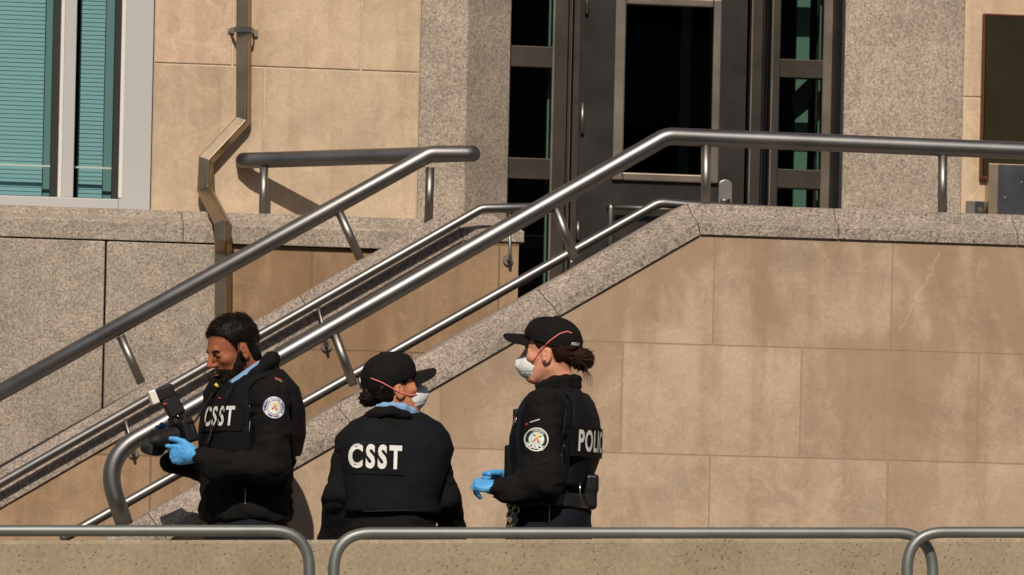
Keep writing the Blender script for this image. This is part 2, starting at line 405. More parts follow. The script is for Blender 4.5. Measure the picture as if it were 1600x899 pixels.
# ---- far stair wall
fl0 = W(0, 794, YF0-.03); fr0 = W(690, 395, YF0-.03); tf = Vector((fr0.x-fl0.x, 0, fr0.z-fl0.z)).normalized()
zff = W(800, 377.5, YF0-.03).z; fbx = fl0.x+(zff-fl0.z)*tf.x/tf.z
fend = W(820, 370, YF0-.03).x
t = thing('far_stair_wall', 'sandy stone wall on the far side of the stairs with granite coping, ending beside the entrance', 'wall', (fbx, 2, 0))
lowf = fl0.x-(fl0.z+.35)*tf.x/tf.z
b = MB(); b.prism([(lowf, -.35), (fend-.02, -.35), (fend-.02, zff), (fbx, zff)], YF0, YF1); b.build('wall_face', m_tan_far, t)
b = MB(); mtf = mitre(tf, Vector((1, 0, 0)))
def on_f(px):
    q0 = W(px, 500, YF0-.03); return (q0.x, fl0.z+(q0.x-fl0.x)*tf.z/tf.x)
prl = cprof(.14, YF1-YF0)
jf = [(fbx, zff), on_f(500), on_f(335), on_f(20), (lowf, -.35)]
for i in range(len(jf)-1): coping(b, jf[i+1], jf[i], prl, YF0, .0012, None, mtf if i == 0 else None)
prs = cprof(.118, YF1-YF0)
# level piece with a hipped end
s0 = [Vector((fbx+.0025, YF0, zff))+mtf*h+Vector((0, dy, 0)) for dy, h in prs]
s1 = [Vector((fend-max(0, h-.045)*1.6, YF0+dy, zff+h)) for dy, h in prs]
b.loft([s0, s1]); b.build('coping', m_gran, t, bevel=.0015)

# ---- steps and landing between the walls
t = thing('staircase', 'granite staircase climbing between the two stair walls to the entrance', 'stairs', (0, 1.1, 0))
zl = COPTOP_N-.66; b = MB(); run = .30; rise = run*tn.z/tn.x; x = W(1040, 330, 1.1).x; z = zl; k = 0
while z > 0:
    b.box((x-run-.02, YN1+.025, -.35), (x, YF0-.003, z-rise)) if z-rise > 0 else None
    x -= run; z -= rise
b.build('steps', m_step, t, bevel=.006)
b = MB(); b.box((W(1040, 330, 1.1).x, YN1+.025, -.3), (xr, YF0-.003, zl)); b.box((fend+.0, YF0-.003, -.3), (xr, DRY-.01, zl-.003)); b.build('landing', m_step, t)

# ---- the building
bt = thing('building', 'sandstone and granite building with dark bronze entrance doors and a blinded window', 'building', (0, 3.2, 0))
# plinth of big granite blocks on the left, stone behind the stairs
ledz = W(200, 376, PLY).z; ledt = W(200, 334, FAY-.05).z
xl = -9.0; xs_ = W(340, 400, PLY).x
b = MB(); jx = [xl, xl+1.6, W(163, 500, PLY).x-2.6, W(163, 500, PLY).x-1.3, W(163, 500, PLY).x, xs_]
for i in range(len(jx)-1): b.box((jx[i]+.004, PLY-.01, -.3), (jx[i+1]-.004, PLY+.35, ledz-.006))
b.build('granite_plinth', m_gran2, bt, bevel=.006)
b = MB(); b.box((xl, PLY+.01, -.3), (xs_+.01, FAY+.3, ledz-.02)); b.build('plinth_core', m_dark, bt)
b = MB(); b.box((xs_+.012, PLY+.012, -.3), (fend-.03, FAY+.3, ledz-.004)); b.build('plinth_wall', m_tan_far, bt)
b = MB()
pl = [(-.014, 0), (-.014, .075), (-.008, .082), (.012, .090), (.055, .105), (.07, ledt-ledz-.004), (.08, ledt-ledz), (FAY-PLY+.04, ledt-ledz), (FAY-PLY+.04, 0)]
lj = [xl, W(-300, 350, PLY).x, W(286, 350, PLY).x, W(640, 350, PLY).x+.2, fend-.035]
for i in range(len(lj)-1): coping(b, (lj[i], ledz), (lj[i+1], ledz), pl, PLY, .0015)
b.build('ledge', m_gran2, bt, bevel=.002)
# facade stone slabs: real slabs with gaps over a mortar bed
ztop = 6.5
def zof(py, px=450): return W(px, py, FAY).z
b = MB(); g = .0035
zj = zof(107, 470); rowh = .66
def slab(x0, x1, z0, z1):
    k = random.uniform(.90, 1.07); b.tint = (k*random.uniform(.98, 1.03), k, k*random.uniform(.96, 1.03))
    b.box((x0+g, FAY, z0+g), (x1-g, FAY+.1, z1-g))
xw = W(238, 200, FAY).x; xp = W(657, 60, FAY).x
z1 = zj; x413 = W(413, 170, FAY).x; x565 = W(565, 50, FAY).x; x363 = W(364, 50, FAY).x
slab(xw, x413, ledt, zj); slab(x413, xp, ledt, zj)
zr = zj; i = 0
while zr < ztop:
    zn = min(zr+rowh, ztop)
    xsr = [xw, x363, x565, xp] if i % 2 == 0 else [xw, x413, xp]
    for a_, c_ in zip(xsr[:-1], xsr[1:]): slab(a_, c_, zr, zn)
    zr = zn; i += 1
# beyond the window, to the left
xwl = W(-330, 200, FAY).x
zr = ledt; i = 0
while zr < ztop:
    zn = min(zr+rowh, ztop)
    cuts = [xwl-.75*(k+1)-(0 if i % 2 else .35) for k in range(6)]; cuts = [xwl]+cuts
    for a_, c_ in zip(cuts[:-1], cuts[1:]): slab(c_, a_, zr, zn)
    zr = zn; i += 1
wtz = W(0, -330, FAY).z
slab(xwl, (xwl+xw)/2, wtz, wtz+rowh); slab((xwl+xw)/2, xw, wtz, wtz+rowh); slab(xwl, (xwl+xw)/2, wtz+rowh, ztop); slab((xwl+xw)/2, xw, wtz+rowh, ztop)
b.build('wall', m_tan_fac, bt, bevel=.003)
b = MB()
# right of the entrance
xq = W(1505, 100, FAY).x; zr = W(1515, 340, FAY).z-.66-.45; i = 0; zq = W(1515, 152, FAY).z
zr = zq-3*rowh
while zr < ztop:
    zn = min(zr+rowh, ztop); cuts = [xq, xq+(.9 if i % 2 else .45)]+[xq+(.9 if i % 2 else .45)+.9*(k+1) for k in range(6)]
    for a_, c_ in zip(cuts[:-1], cuts[1:]): slab(a_, c_, zr, zn)
    zr = zn; i += 1
b.build('wall', m_tan_fac, bt, bevel=.003)
b = MB(); b.box((xl, FAY+.006, wtz), (xp, FAY+.45, ztop)); b.box((xl, FAY+.006, ledt-.1), (xwl, FAY+.45, wtz)); b.box((xw, FAY+.006, ledt-.1), (xp, FAY+.45, wtz))
b.box((xq, FAY+.006, -.3), (xr, FAY+.45, ztop)); b.build('mortar_bed', m_mortar, bt)
# pilasters
def pil(name, pts):
    b = MB(); b.prism([(0, 0)], 0, 0) if False else None
    n = len(pts); vs = [(x, y, -.3) for x, y in pts]+[(x, y, ztop) for x, y in pts]
    b.add(vs, [list(range(n)), list(range(2*n-1, n-1, -1))]+[(i, (i+1) % n, (i+1) % n+n, i+n) for i in range(n)])
    return b.build(name, m_gran3, bt, bevel=.004)
PF = FAY-.02
pil('pilaster', [(W(657, 100, PF).x, PF), (W(730, 100, PF).x, PF), (W(797, 100, DRY-.02).x, DRY-.02), (W(797, 100, DRY).x, DRY+.4), (W(657, 100, PF).x, DRY+.4)])
pil('pilaster', [(W(1320, 100, PF).x, PF), (W(1477, 100, PF).x, PF), (W(1506, 100, FAY-.0).x, FAY+.0), (W(1506, 100, FAY).x, DRY+.4), (W(1320, 100, PF).x, DRY+.4)])
# lintel above entrance and roof slab
b = MB(); b.box((W(790, 0, DRY).x, PF+.1, 5.1), (W(1330, 0, DRY).x, DRY+.4, ztop)); b.build('lintel', m_gran3, bt)
b = MB(); b.box((xl-.2, FAY-.12, ztop), (xr+.2, FAY+6, ztop+.35)); b.build('cornice', m_gran3, bt, bevel=.01)
# dark rooms
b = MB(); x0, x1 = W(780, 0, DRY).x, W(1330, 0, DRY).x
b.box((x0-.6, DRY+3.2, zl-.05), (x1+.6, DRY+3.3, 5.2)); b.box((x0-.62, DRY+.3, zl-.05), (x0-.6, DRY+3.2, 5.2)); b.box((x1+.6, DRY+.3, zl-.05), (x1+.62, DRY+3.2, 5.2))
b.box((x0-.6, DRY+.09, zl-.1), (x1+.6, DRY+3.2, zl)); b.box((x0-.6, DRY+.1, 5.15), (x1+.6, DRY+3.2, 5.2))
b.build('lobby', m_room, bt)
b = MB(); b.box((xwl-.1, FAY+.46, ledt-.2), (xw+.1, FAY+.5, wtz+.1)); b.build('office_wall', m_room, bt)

# ---- window at left
wt = bpy.data.objects.new('window', None); COL.objects.link(wt); wt.parent = bt; wt.location = Vector((W(0, 320, FAY).x, FAY, ledt))-wloc(bt)
FY = FAY-.035
def xo(px, Y=FY, py=200): return W(px, py, Y).x
def zo(py, px=120, Y=FY): return W(px, py, Y).z
b = MB()
zb0 = ledt+.004; zb1 = zo(309)
b.box((xo(188), FY, zb0), (xo(237), FY+.14, wtz)); b.box((xo(-325), FY, zb0), (xo(-275), FY+.14, wtz))
b.box((xo(-275), FY+.004, zb0), (xo(188), FY+.14, zb1)); b.box((xo(-275), FY+.004, wtz-.1), (xo(188), FY+.14, wtz))
b.box((xo(98), FY+.012, zb1), (xo(117), FY+.12, wtz-.1)); b.box((xo(-130), FY+.012, zb1), (xo(-105), FY+.12, wtz-.1))
b.build('frame', m_frame, wt, bevel=.004)
b = MB(); b.box((xo(187), FY-.004, zb1+.005), (xo(193), FY+.02, wtz-.1)); b.box((xo(92.5), FY+.006, zb1), (xo(98), FY+.05, wtz-.1)); b.box((xo(-135), FY+.006, zb1), (xo(-130), FY+.05, wtz-.1))
b.build('bright_edge', m_frame2, wt, bevel=.002)
for (a_, c_) in ((179, 187.5), (82, 92), (-275, -265)): b = MB(); b.box((xo(a_), FY+.05, zb1), (xo(c_), FY+.12, wtz-.1)); b.build('gasket', m_black, wt)
for (a_, c_) in ((117.2, 187), (-130, 92.3), (-275, -135)):
    b = MB(); b.add([(xo(a_), FY+.06, zb1-.01), (xo(c_), FY+.06, zb1-.01), (xo(c_), FY+.06, wtz-.1), (xo(a_), FY+.06, wtz-.1)], [(0, 1, 2, 3)]); b.build('pane', m_glassw, wt, recalc=False)
for (a_, c_) in ((122, 161), (-128, 67), (-270, -138)):
    b = MB(); z = zb1-.02; dz = .0185
    while z < wtz-.1:
        xa, xb = W(a_, 200, FY+.2).x, W(c_, 200, FY+.2).x
        b.add([(xa, FY+.19, z), (xb, FY+.19, z), (xb, FY+.1935, z+.0192), (xa, FY+.1935, z+.0192)], [(0, 1, 2, 3)]); z += dz
    if len(b.f) > 0: b.build('blind', m_blind, wt, recalc=False)
b = MB(); b.box((W(161, 200, FY+.24).x, FY+.22, zb1-.012), (W(186, 200, FY+.24).x, FY+.235, wtz)); b.box((W(67, 200, FY+.24).x, FY+.22, zb1-.05), (W(92, 200, FY+.24).x, FY+.235, wtz))
b.build('window_reveal', mat('reveal_teal', (.14, .26, .25), .7), wt)
b = MB(); zz = W(80, 260, FY+.1).z; b.box((xo(-100), FY+.10, zz-.004), (xo(85), FY+.11, zz+.004)); b.box((xo(118), FY+.10, zz-.004), (xo(178), FY+.11, zz+.004)); b.build('reflection_bar', m_frame2, wt)  # pale bars paint the bright line reflected in the panes

# ---- entrance: side lights and door
def DX(px, Y=DRY, py=150): return W(px, py, Y).x
def DZ(py, px=1000, Y=DRY): return W(px, py, Y).z
def entrance_side(x0, x1, g0, g1, bars, pxm, lit):
    s_ = bpy.data.objects.new('side_light', None); COL.objects.link(s_); s_.parent = bt; s_.location = Vector((DX(x0), DRY, zl))-wloc(bt)
    b = MB(); D = DRY
    b.box((DX(x0), D, zl), (DX(g0), D+.07, 5.1)); b.box((DX(g1), D, zl), (DX(x1), D+.07, 5.1))
    for (ya, yb) in bars: b.box((DX(g0), D+.003, DZ(yb, pxm)), (DX(g1), D+.065, DZ(ya, pxm)))
    b.box((DX(g0), D+.003, zl), (DX(g1), D+.065, zl+.2)); b.build('frame', m_litmet if lit else m_dkmet, s_, bevel=.003)
    b = MB(); b.box((DX(g1-1.2), D-.004, zl+.05), (DX(g1+2.0), D+.02, 5.1)); b.build('bright_edge', m_litmet, s_, bevel=.001)  # lighter metal strip paints the lit edge of the stile
    b = MB(); b.add([(DX(g0), D+.035, zl), (DX(g1), D+.035, zl), (DX(g1), D+.035, 5.1), (DX(g0), D+.035, 5.1)], [(0, 1, 2, 3)]); b.build('pane', m_glassd, s_, recalc=False)
    return s_
entrance_side(790, 886, 797, 863, [(72, 105), (247, 280), (-110, -78)], 830, False)
entrance_side(1206, 1305, 1218, 1286, [(93, 122), (265, 295), (-90, -60)], 1250, False)
b = MB(); b.box((DX(1286.5), DRY-.006, zl), (DX(1304), DRY, 5.1)); b.build('lit_stile_face', m_litmet, bt, bevel=.002)  # lighter facing paints the right stile as lit
# jambs
b = MB()
for (a_, c_, dy, h) in ((886.5, 890, -.01, 0), (895, 905, .0, 0), (1174, 1190, .0, 0), (1305, 1309, -.006, 0), (1190.5, 1192, -.012, 0)):
    b.box((DX(a_), DRY+dy, zl), (DX(c_), DRY+.09, 5.1))
b.build('door_jamb', m_dkmet, bt, bevel=.002)
b = MB(); b.box((W(1320, 100, PF).x-.012, PF+.01, zl), (W(1320, 100, PF).x-.002, DRY-.007, 5.1)); b.build('side_reveal', m_black, bt)
b = MB()
for (a_, c_) in ((1171.5, 1174), (1203.5, 1206), (890, 891.2)): b.box((DX(a_), DRY-.012, zl), (DX(c_), DRY+.03, 5.1))
b.build('lit_jamb_edge', m_litmet, bt, bevel=.001)  # thin strips in the lighter metal paint the lit jamb edges
b = MB()
for (a_, c_) in ((890, 895), (1191, 1204), (1309, 1330)): b.box((DX(a_), DRY+.06, zl), (DX(c_), DRY+.1, 5.1))
b.build('door_gap', m_dark, bt)
dt = bpy.data.objects.new('door', None); COL.objects.link(dt); dt.parent = bt; dt.location = Vector((DX(1035), DRY, zl))-wloc(bt)
b = MB(); D = DRY+.01; ztd = DZ(-130)
gx0, gx1, gz0, gz1 = DX(972), DX(1114), DZ(273), DZ(6)
b.box((DX(905.5), D, zl+.01), (gx0, D+.05, ztd)); b.box((gx1, D, zl+.01), (DX(1166), D+.05, ztd)); b.box((gx0, D, zl+.01), (gx1, D+.05, gz0)); b.box((gx0, D, gz1), (gx1, D+.05, ztd))
b.build('leaf', m_dkmet2, dt)
b = MB(); b.box((DX(905.5), DRY-.01, ztd+.01), (DX(1170), D+.05, 5.1)); b.build('transom', m_dkmet, dt)
b = MB(); f0, f1, f2, f3 = DX(958.5), DX(975.5), DX(1112), DX(1125)
b.box((f0, D-.022, DZ(283)), (f1, D, DZ(-5))); b.box((f2, D-.022, DZ(283)), (f3, D, DZ(-5))); b.box((f1, D-.02, DZ(283)), (f2, D, DZ(270.5))); b.box((f1, D-.02, DZ(8)), (f2, D, DZ(-5)))
b.build('lite_frame', m_litmet, dt, bevel=.006)
b = MB(); b.add([(gx0, D+.02, gz0), (gx1, D+.02, gz0), (gx1, D+.02, gz1), (gx0, D+.02, gz1)], [(0, 1, 2, 3)]); b.build('pane', m_glassd, dt, recalc=False)
for (cx, y0, y1) in ((914, -20, 25), (910.5, 165, 212), (907.5, 350, 378)):
    b = MB(); b.tube([(DX(cx), D-.014, DZ(y1)), (DX(cx), D-.014, DZ(y0))], .008, 12); b.box((DX(cx)-.004, D-.012, DZ(y1)), (DX(cx)+.004, D, DZ(y0))); b.build('hinge', m_steel2, dt, smooth=True)
b = MB(); p0, p1 = DX(1126), DX(1147.5); zt, zb = DZ(281, 1137), DZ(326, 1137); cxx = (p0+p1)/2; rr_ = (p1-p0)/2
poly = [(p0, zb), (p1, zb)]+[(cxx+rr_*math.cos(a), zt-rr_*.75+rr_*.75*math.sin(a)) for a in [math.pi*k/10 for k in range(11)]]
b.prism(poly, D-.014, D); hh = b.build('lock_plate', m_steel2, dt, bevel=.003)
b = MB(); zc = DZ(315, 1137); b.tube([(cxx+.012, D-.014, zc), (cxx+.012, D-.05, zc)], .011, 14); b.tube([(cxx+.012, D-.05, zc), (cxx-.028, D-.055, zc)], .008, 12); b.build('lever', m_steel2, hh, smooth=True)
b = MB(); zc = DZ(324, 960); b.tube(fillet([(DX(956), D-.05, zc-.5), (DX(956), D-.05, zc), (DX(956), D-.0, zc)], .01), .013, 12); b.tube([(DX(962), D-.05, zc-.003), (DX(1115), D-.05, zc-.003)], .010, 12); b.build('push_bar', m_steel2, dt, smooth=True)
# upright teal strips and a dark slanted sheet behind the entrance glass
b = MB()
for (a_, c_, dy) in ((1243, 1263, .35), (1279, 1283, .2), (855.5, 858.5, .15), (1062, 1078, 1.3)):
    b.box((W(a_, 150, DRY+dy).x, DRY+dy, zl), (W(c_, 150, DRY+dy).x, DRY+dy+.02, 4.4))
b.build('lobby_teal_strip', m_teal, bt)
b = MB(); p = W(1240, 222, DRY+.3); q = W(1290, 118, DRY+.3); r_ = W(1236, 170, DRY+.3)
b.add([(W(1238, 175, DRY+.3).x, DRY+.3, W(1238, 175, DRY+.3).z), (W(1268, 157, DRY+.3).x, DRY+.3, W(1268, 150, DRY+.3).z), (W(1268, 122, DRY+.3).x, DRY+.3, W(1268, 118, DRY+.3).z), (W(1238, 150, DRY+.3).x, DRY+.3, W(1238, 147, DRY+.3).z)], [(0, 1, 2, 3)])
b.build('lobby_dark_sheet', m_dark, bt)

# ---- rails
def at(px, py, Y): return W(px, py, Y)
RA = .0345
YA = .135
t = thing('stair_railing', 'thick brushed steel railing with a curved foot on the near stair wall behind the photographer', 'railing', W(195, 823, YA))
pA = fillet([at(195.5, 823, YA), at(160, 716, YA), at(1042, 213, YA), at(1700, 240, YA), at(2600, 276, YA)], [.19, .10, 0], 14)
b = MB(); b.tube(pA, RA, 28); b.build('handrail', m_steel, t, smooth=True)
for (x0, y0, x1, y1) in ((867, 322, 898, 405), (521, 518, 553, 603), (1103, 226, 1102.5, 332), (1473, 242, 1472.5, 345), (1843, 255, 1842, 350), (2213, 268, 2212, 365)):
    b = MB(); b.tube([at(x0, y0, YA), at(x1, y1, YA)], .0185, 18); b.build('post', m_steel2, t, smooth=True)
YD = 1.98
t = thing('stair_railing', 'thick steel railing on the far stair wall, turning back to the facade near the downpipe', 'railing', at(205, 600, YD))
e0 = at(368, 251.5, FAY-.035)
pD = fillet([at(-500, 877, YD), at(672, 240.5, YD), at(757, 240.5, YD), e0], [.08, .045], 10)
# elbow into the wall
pD = fillet([at(-500, 891, YD), at(672, 240.5, YD), at(741, 240.5, YD), at(728, 240.5, YD+.10), at(392, 251, FAY-.09), at(382, 251.3, FAY-.06), at(380, 251.3, FAY+.0)], [.08, .03, .05, .03, .0], 6)
b = MB(); b.tube(pD, RA*1.0, 28); b.build('handrail', m_steel, t, smooth=True)
for (x0, y0, x1, y1, Y) in ((188, 525, 221, 599, YD), (530, 332, 563, 405, YD), (672, 262, 669.5, 350, YD), (412.5, 262, 411, 345, FAY-.15), (-150, 710, -118, 786, YD)):
    b = MB(); b.tube([at(x0, y0, Y), at(x1, y1, Y)], .0185, 18); b.build('post', m_steel2, t, smooth=True)
RB = .0195
YB = YF0-.06
t = thing('wall_handrail', 'thin steel handrail on brackets along the far stair wall, casting a shadow on its coping', 'handrail', at(400, 600, YB))
pB = fillet([at(-500, 1041, YB), at(753, 326, YB), at(838, 324.5, YB)], [.08], 8)
b = MB(); b.tube(pB, RB, 20, roundcap=True); b.build('rail', m_steel, t, smooth=True)
for (x0, y0, x1, y1) in ((497, 480, 512, 540), (796, 330, 797, 405), (195, 655, 210, 707), (-105, 830, -90, 880)):
    b = MB(); p = at(x0, y0, YB); q = at(x1, y1, YB)
    b.tube(fillet([p, q, q+Vector((0, YF0-YB, 0))], .02, 6), .0065, 12)
    b.tube([Vector((q.x, YF0-.012, q.z)), Vector((q.x, YF0-.0, q.z))], .022, 20); b.build('bracket', m_steel2, t, smooth=True)
YC = YN1+.075
t = thing('wall_handrail', 'thin handrail just above the near wall coping, ending low behind the left barrier', 'handrail', at(400, 660, YC))
pC = fillet([at(98, 841, YC), at(108, 836, YC), at(1030, 317, YC), at(1075, 321, YC), at(1700, 360, YC)], [.03, .08, .1], 8)
b = MB(); b.tube(pC, RB, 20, roundcap=True); b.build('rail', m_steel, t, smooth=True)
for (x0, y0) in ((180, 796), (560, 582), (890, 396)):
    b = MB(); p = at(x0, y0, YC); q = p+Vector((.02, 0, -.09)); b.tube(fillet([p, q, q+Vector((0, -.06, 0))], .02, 6), .0065, 12); b.build('bracket', m_steel2, t, smooth=True)

# ---- downpipe
t = thing('downpipe', 'square bent steel downpipe strapped to the sandstone beside the window', 'downpipe', at(348, 500, PLY-.06))
ang = math.radians(20)
sq = []
hw, hd, ch = 1.0, .85, .16
for (sx, sy) in ((1, 1), (-1, 1), (-1, -1), (1, -1)):
    for (ax, ay) in ((0, ch), (ch, 0)) if sx*sy < 0 else ((ch, 0), (0, ch)):
        x_, y_ = sx*(hw-ax), sy*(hd-ay); sq.append((x_*math.cos(ang)-y_*math.sin(ang), x_*math.sin(ang)+y_*math.cos(ang)))
pts = [at(383, -1100, FAY-.045), at(380, 188, FAY-.045), at(322, 250, FAY-.05), at(321.5, 300, FAY-.055), at(348.5, 352, PLY-.12), at(348, 372, PLY-.12), at(348.5, 392, PLY-.05), at(348, 900, PLY-.05)]
def boxpipe(mb, pts, hw, hd, yawd):
    """square pipe: cross-section built in world axes so that it keeps its corner towards the viewer"""
    secs = []
    for i, p in enumerate(pts):
        ta = (pts[i]-pts[i-1]).normalized() if i else (pts[1]-pts[0]).normalized(); tb = (pts[i+1]-pts[i]).normalized() if i < len(pts)-1 else ta
        T = (ta+tb).normalized(); k = 1/max(.6, T.dot(tb))
        fy = Vector((math.sin(yawd), -math.cos(yawd), 0)); sx_ = T.cross(fy).normalized(); fy2 = sx_.cross(T).normalized()
        secs.append([p+sx_*(a*hw*k)+fy2*(c*hd) for a, c in ((1, .8), (.85, 1), (-.85, 1), (-1, .8), (-1, -1), (1, -1))])
    mb.loft(secs)
b = MB(); boxpipe(b, pts, .0255, .028, math.radians(-28)); b.build('pipe', m_brass, t, bevel=.002)
b = MB(); c0 = at(380, 48, FAY-.045)
zc = c0.z; b.box((at(355.5, 48, FAY).x, FAY-.006, zc-.011), (at(366, 48, FAY).x, FAY-.001, zc+.011)); 
secs = []
for a, c in ((-.052, .036), (-.040, -.030), (-.012, -.052), (.030, -.040), (.044, .0), (.044, .036)):
    p = Vector((c0.x+a, c0.y+c, zc)); secs.append(p)
for i in range(len(secs)-1):
    d_ = (secs[i+1]-secs[i]).normalized(); n_ = Vector((d_.y, -d_.x, 0))*.0025
    b.loft([[q-Vector((0, 0, .011))+n_, q-Vector((0, 0, .011))-n_, q+Vector((0, 0, .011))-n_, q+Vector((0, 0, .011))+n_] for q in (secs[i]-d_*.001, secs[i+1]+d_*.001)])
sx0 = c0.x+.046; b.box((sx0, FAY-.014, zc-.02), (sx0+.02, FAY-.001, zc+.011)); b.build('strap', m_steel2, t)
for xx in (at(358, 47, FAY).x, at(391, 47, FAY).x):
    b = MB(); b.tube([(xx, FAY-.012, zc), (xx, FAY-.004, zc)], .0045, 10); b.build('bolt', m_steel2, t)

# ---- plaque, intercom boxes
t = thing('plaque', 'dark bronze plaque with raised lettering on the stone right of the entrance', 'plaque', at(1580, 220, FAY))
m_plq = steel('plaque_bronze', (.03, .025, .010), .5, seed=3, metal=.7); m_plr = mat('plaque_rim', (.12, .045, .02), .45, .5)
b = MB(); x0 = at(1540, 100, FAY-.03).x; x1 = x0+.72; z0 = at(1560, 222, FAY).z-.15; z1 = at(1560, 27, FAY).z
b.box((x0, FAY-.034, z0), (x1, FAY, z1)); b.build('panel', m_plq, t)
b = MB(); xx = at(1533, 100, FAY).x; zz = at(1560, 23, FAY).z
b.box((xx, FAY-.03, z0-.02), (x0-.001, FAY, zz)); b.box((x0-.001, FAY-.03, z1+.001), (x1+.02, FAY, zz)); b.box((x1+.001, FAY-.03, z0-.02), (x1+.02, FAY, z1)); b.box((x0, FAY-.03, z0-.02), (x1, FAY, z0-.001)); b.build('rim', m_plr, t, bevel=.003)
# ---- intercom boxes beside the entrance
t = thing('intercom_box', 'large steel intercom box with screws mounted under the bronze plaque', 'intercom', at(1575, 335, FAY-.05))
m_int = steel('intercom_plate', (.30, .30, .31), .30, seed=6); m_ints = steel('intercom_side', (.50, .40, .28), .4, seed=6)
def zf_(py, px=1570): return W(px, py, FAY-.08).z
b = MB(); xa = at(1543, 300, FAY-.05).x; xb = at(1559, 300, FAY-.08).x; b.box((xa, FAY-.075, zf_(345)), (xb+.2, FAY, zf_(256))); b.build('housing', m_ints, t, bevel=.003)
b = MB(); b.box((xb, FAY-.083, zf_(344)), (xb+.19, FAY-.0755, zf_(257))); b.build('plate', m_int, t, bevel=.002)
for (px, py) in ((1570, 309), (1596, 285), (1652, 310), (1623, 285)):
    b = MB(); p = at(px, py, FAY-.083); b.tube([p, p+Vector((0, -.005, 0))], .005, 12); b.build('screw', m_steel2, t, smooth=True)
t = thing('call_box', 'small steel push button box low beside the larger intercom box', 'call box', at(1525, 335, FAY-.03))
b = MB(); xa = at(1511, 320, FAY-.03).x; xb = at(1523, 320, FAY-.05).x; xc = at(1539, 320, FAY-.05).x
b.box((xa, FAY-.05, zf_(345, 1525)), (xc, FAY, zf_(313, 1525))); b.build('housing', m_steel2, t, bevel=.002)
b = MB(); b.box((xb, FAY-.055, zf_(344, 1525)), (xc-.002, FAY-.0505, zf_(314, 1525))); b.build('plate', m_int, t)
b = MB(); p = at(1531, 328, FAY-.055); b.tube([p, p+Vector((0, -.006, 0))], .011, 14); b.build('button', m_brass, t, smooth=True)
b = MB(); p = at(1534.5, 266, FAY); b.tube([p+Vector((.012*math.cos(a), -.012, .018*math.sin(a))) for a in [2*math.pi*k/16 for k in range(17)]], .0035, 8); b.tube([p+Vector((0, 0, .02)), p+Vector((0, -.012, .02))], .004, 8); b.tube([p+Vector((0, 0, -.02)), p+Vector((0, -.012, -.02))], .004, 8)
tag(b.build('wall_ring', m_black, smooth=True), 'small black ring bolted to the stone between granite pilaster and plaque', 'ring')

# ---- text helper
def text_mesh(s, size, bold=.0, squeeze=1.0, ext=.0, space=1.0):
    cu = bpy.data.curves.new('txt', 'FONT'); cu.body = s; cu.size = size; cu.offset = bold; cu.align_x = 'CENTER'; cu.align_y = 'CENTER'; cu.extrude = ext
    cu.space_character = space; cu.resolution_u = 4
    o = bpy.data.objects.new('txt', cu); COL.objects.link(o); dg = bpy.context.evaluated_depsgraph_get(); dg.update()
    me = bpy.data.meshes.new_from_object(o.evaluated_get(dg)); bpy.data.objects.remove(o); bpy.data.curves.remove(cu)
    for v in me.vertices: v.co.x *= squeeze
    return me
for (s, sz, px, py, z_) in (('60', .05, 1565, 97, 0), ('S.', .05, 1600, 104, 0), ('....', .03, 1592, 150, 0)):
    pass
me = text_mesh('60 yrs', .055, .001, 1.0, .001); p = at(1586, 98, FAY-.036)
me.transform(Matrix.Translation(p) @ Matrix.Rotation(math.pi/2, 4, 'X')); pq = [o for o in bpy.data.objects if o.name.startswith('plaque')][0]
bpy.data.meshes.remove(me)

# ---- steel crowd barriers on the pavement in front of the low wall
def barrier(name, label, xL, xR, Y, yl, yr, leftopen=False, rightopen=False):
    """xL,xR photo columns of the two uprights' centres; yl,yr photo rows of the top tube"""
    pl_ = at(xL, yl, Y); pr_ = at(xR, yr, Y); g0, g1 = gz(pl_.x)-.3+.012, gz(pr_.x)-.3+.012
    t = thing(name, label, 'barrier', ((pl_.x+pr_.x)/2, Y, (g0+g1)/2), 'crowd control barriers along the low wall')
    r = .0195; sl = (pr_.z-pl_.z)/(pr_.x-pl_.x)
    zb0 = g0+.17; zb1 = g1+.17
    b = MB(); lean = .03
    P = [Vector((pl_.x+lean, Y, zb0)), Vector((pl_.x, Y, pl_.z)), Vector((pr_.x, Y, pr_.z)), Vector((pr_.x+lean, Y, zb1))]
    mid = (P[0]+P[3])/2
    pts = fillet([mid, P[0], P[1], P[2], P[3], mid+Vector((.001, 0, 0))], [.08, .13, .13, .08], 10)
    b.tube(pts, r, 18); b.build('frame_tube', m_galv, t, smooth=True)
    b = MB(); h = .22
    b.tube([P[1]+Vector((.012, 0, -h)), P[2]+Vector((.012, 0, -h))], .011, 12); b.build('rail', m_galv, t, smooth=True)
    n = int((pr_.x-pl_.x)/.125)
    for i in range(1, n):
        f = i/n; x_ = pl_.x+(pr_.x-pl_.x)*f; zt = pl_.z+(pr_.z-pl_.z)*f-h; b = MB(); b.tube([(x_+.015, Y, zb0+(zb1-zb0)*f), (x_+.01, Y, zt)], .0065, 8); b.build('bar', m_galv, t, smooth=True)
    for xx, g in ((pl_.x+.25, g0), (pr_.x-.25, g1)):
        b = MB(); b.tube(fillet([(xx, Y-.28, g), (xx, Y-.26, g+.03), (xx, Y, g+.15), (xx, Y+.14, g+.03), (xx, Y+.155, g)], .03, 5), .012, 12); b.build('foot', m_galv, t, smooth=True)
    for zz in (.35, .75):
        b = MB(); z_ = g0+zz; b.tube([Vector((pl_.x+.02, Y, z_)), Vector((pl_.x-.06, Y+.0, z_)), Vector((pl_.x-.06, Y, z_-.05))], .007, 8); b.build('hook', m_galv, t, smooth=True)
YB_ = -2.72
barrier('crowd_barrier', 'steel crowd barrier with a rounded corner under the photographer, at the left edge', -420, 483, YB_, 829.5, 829.5)
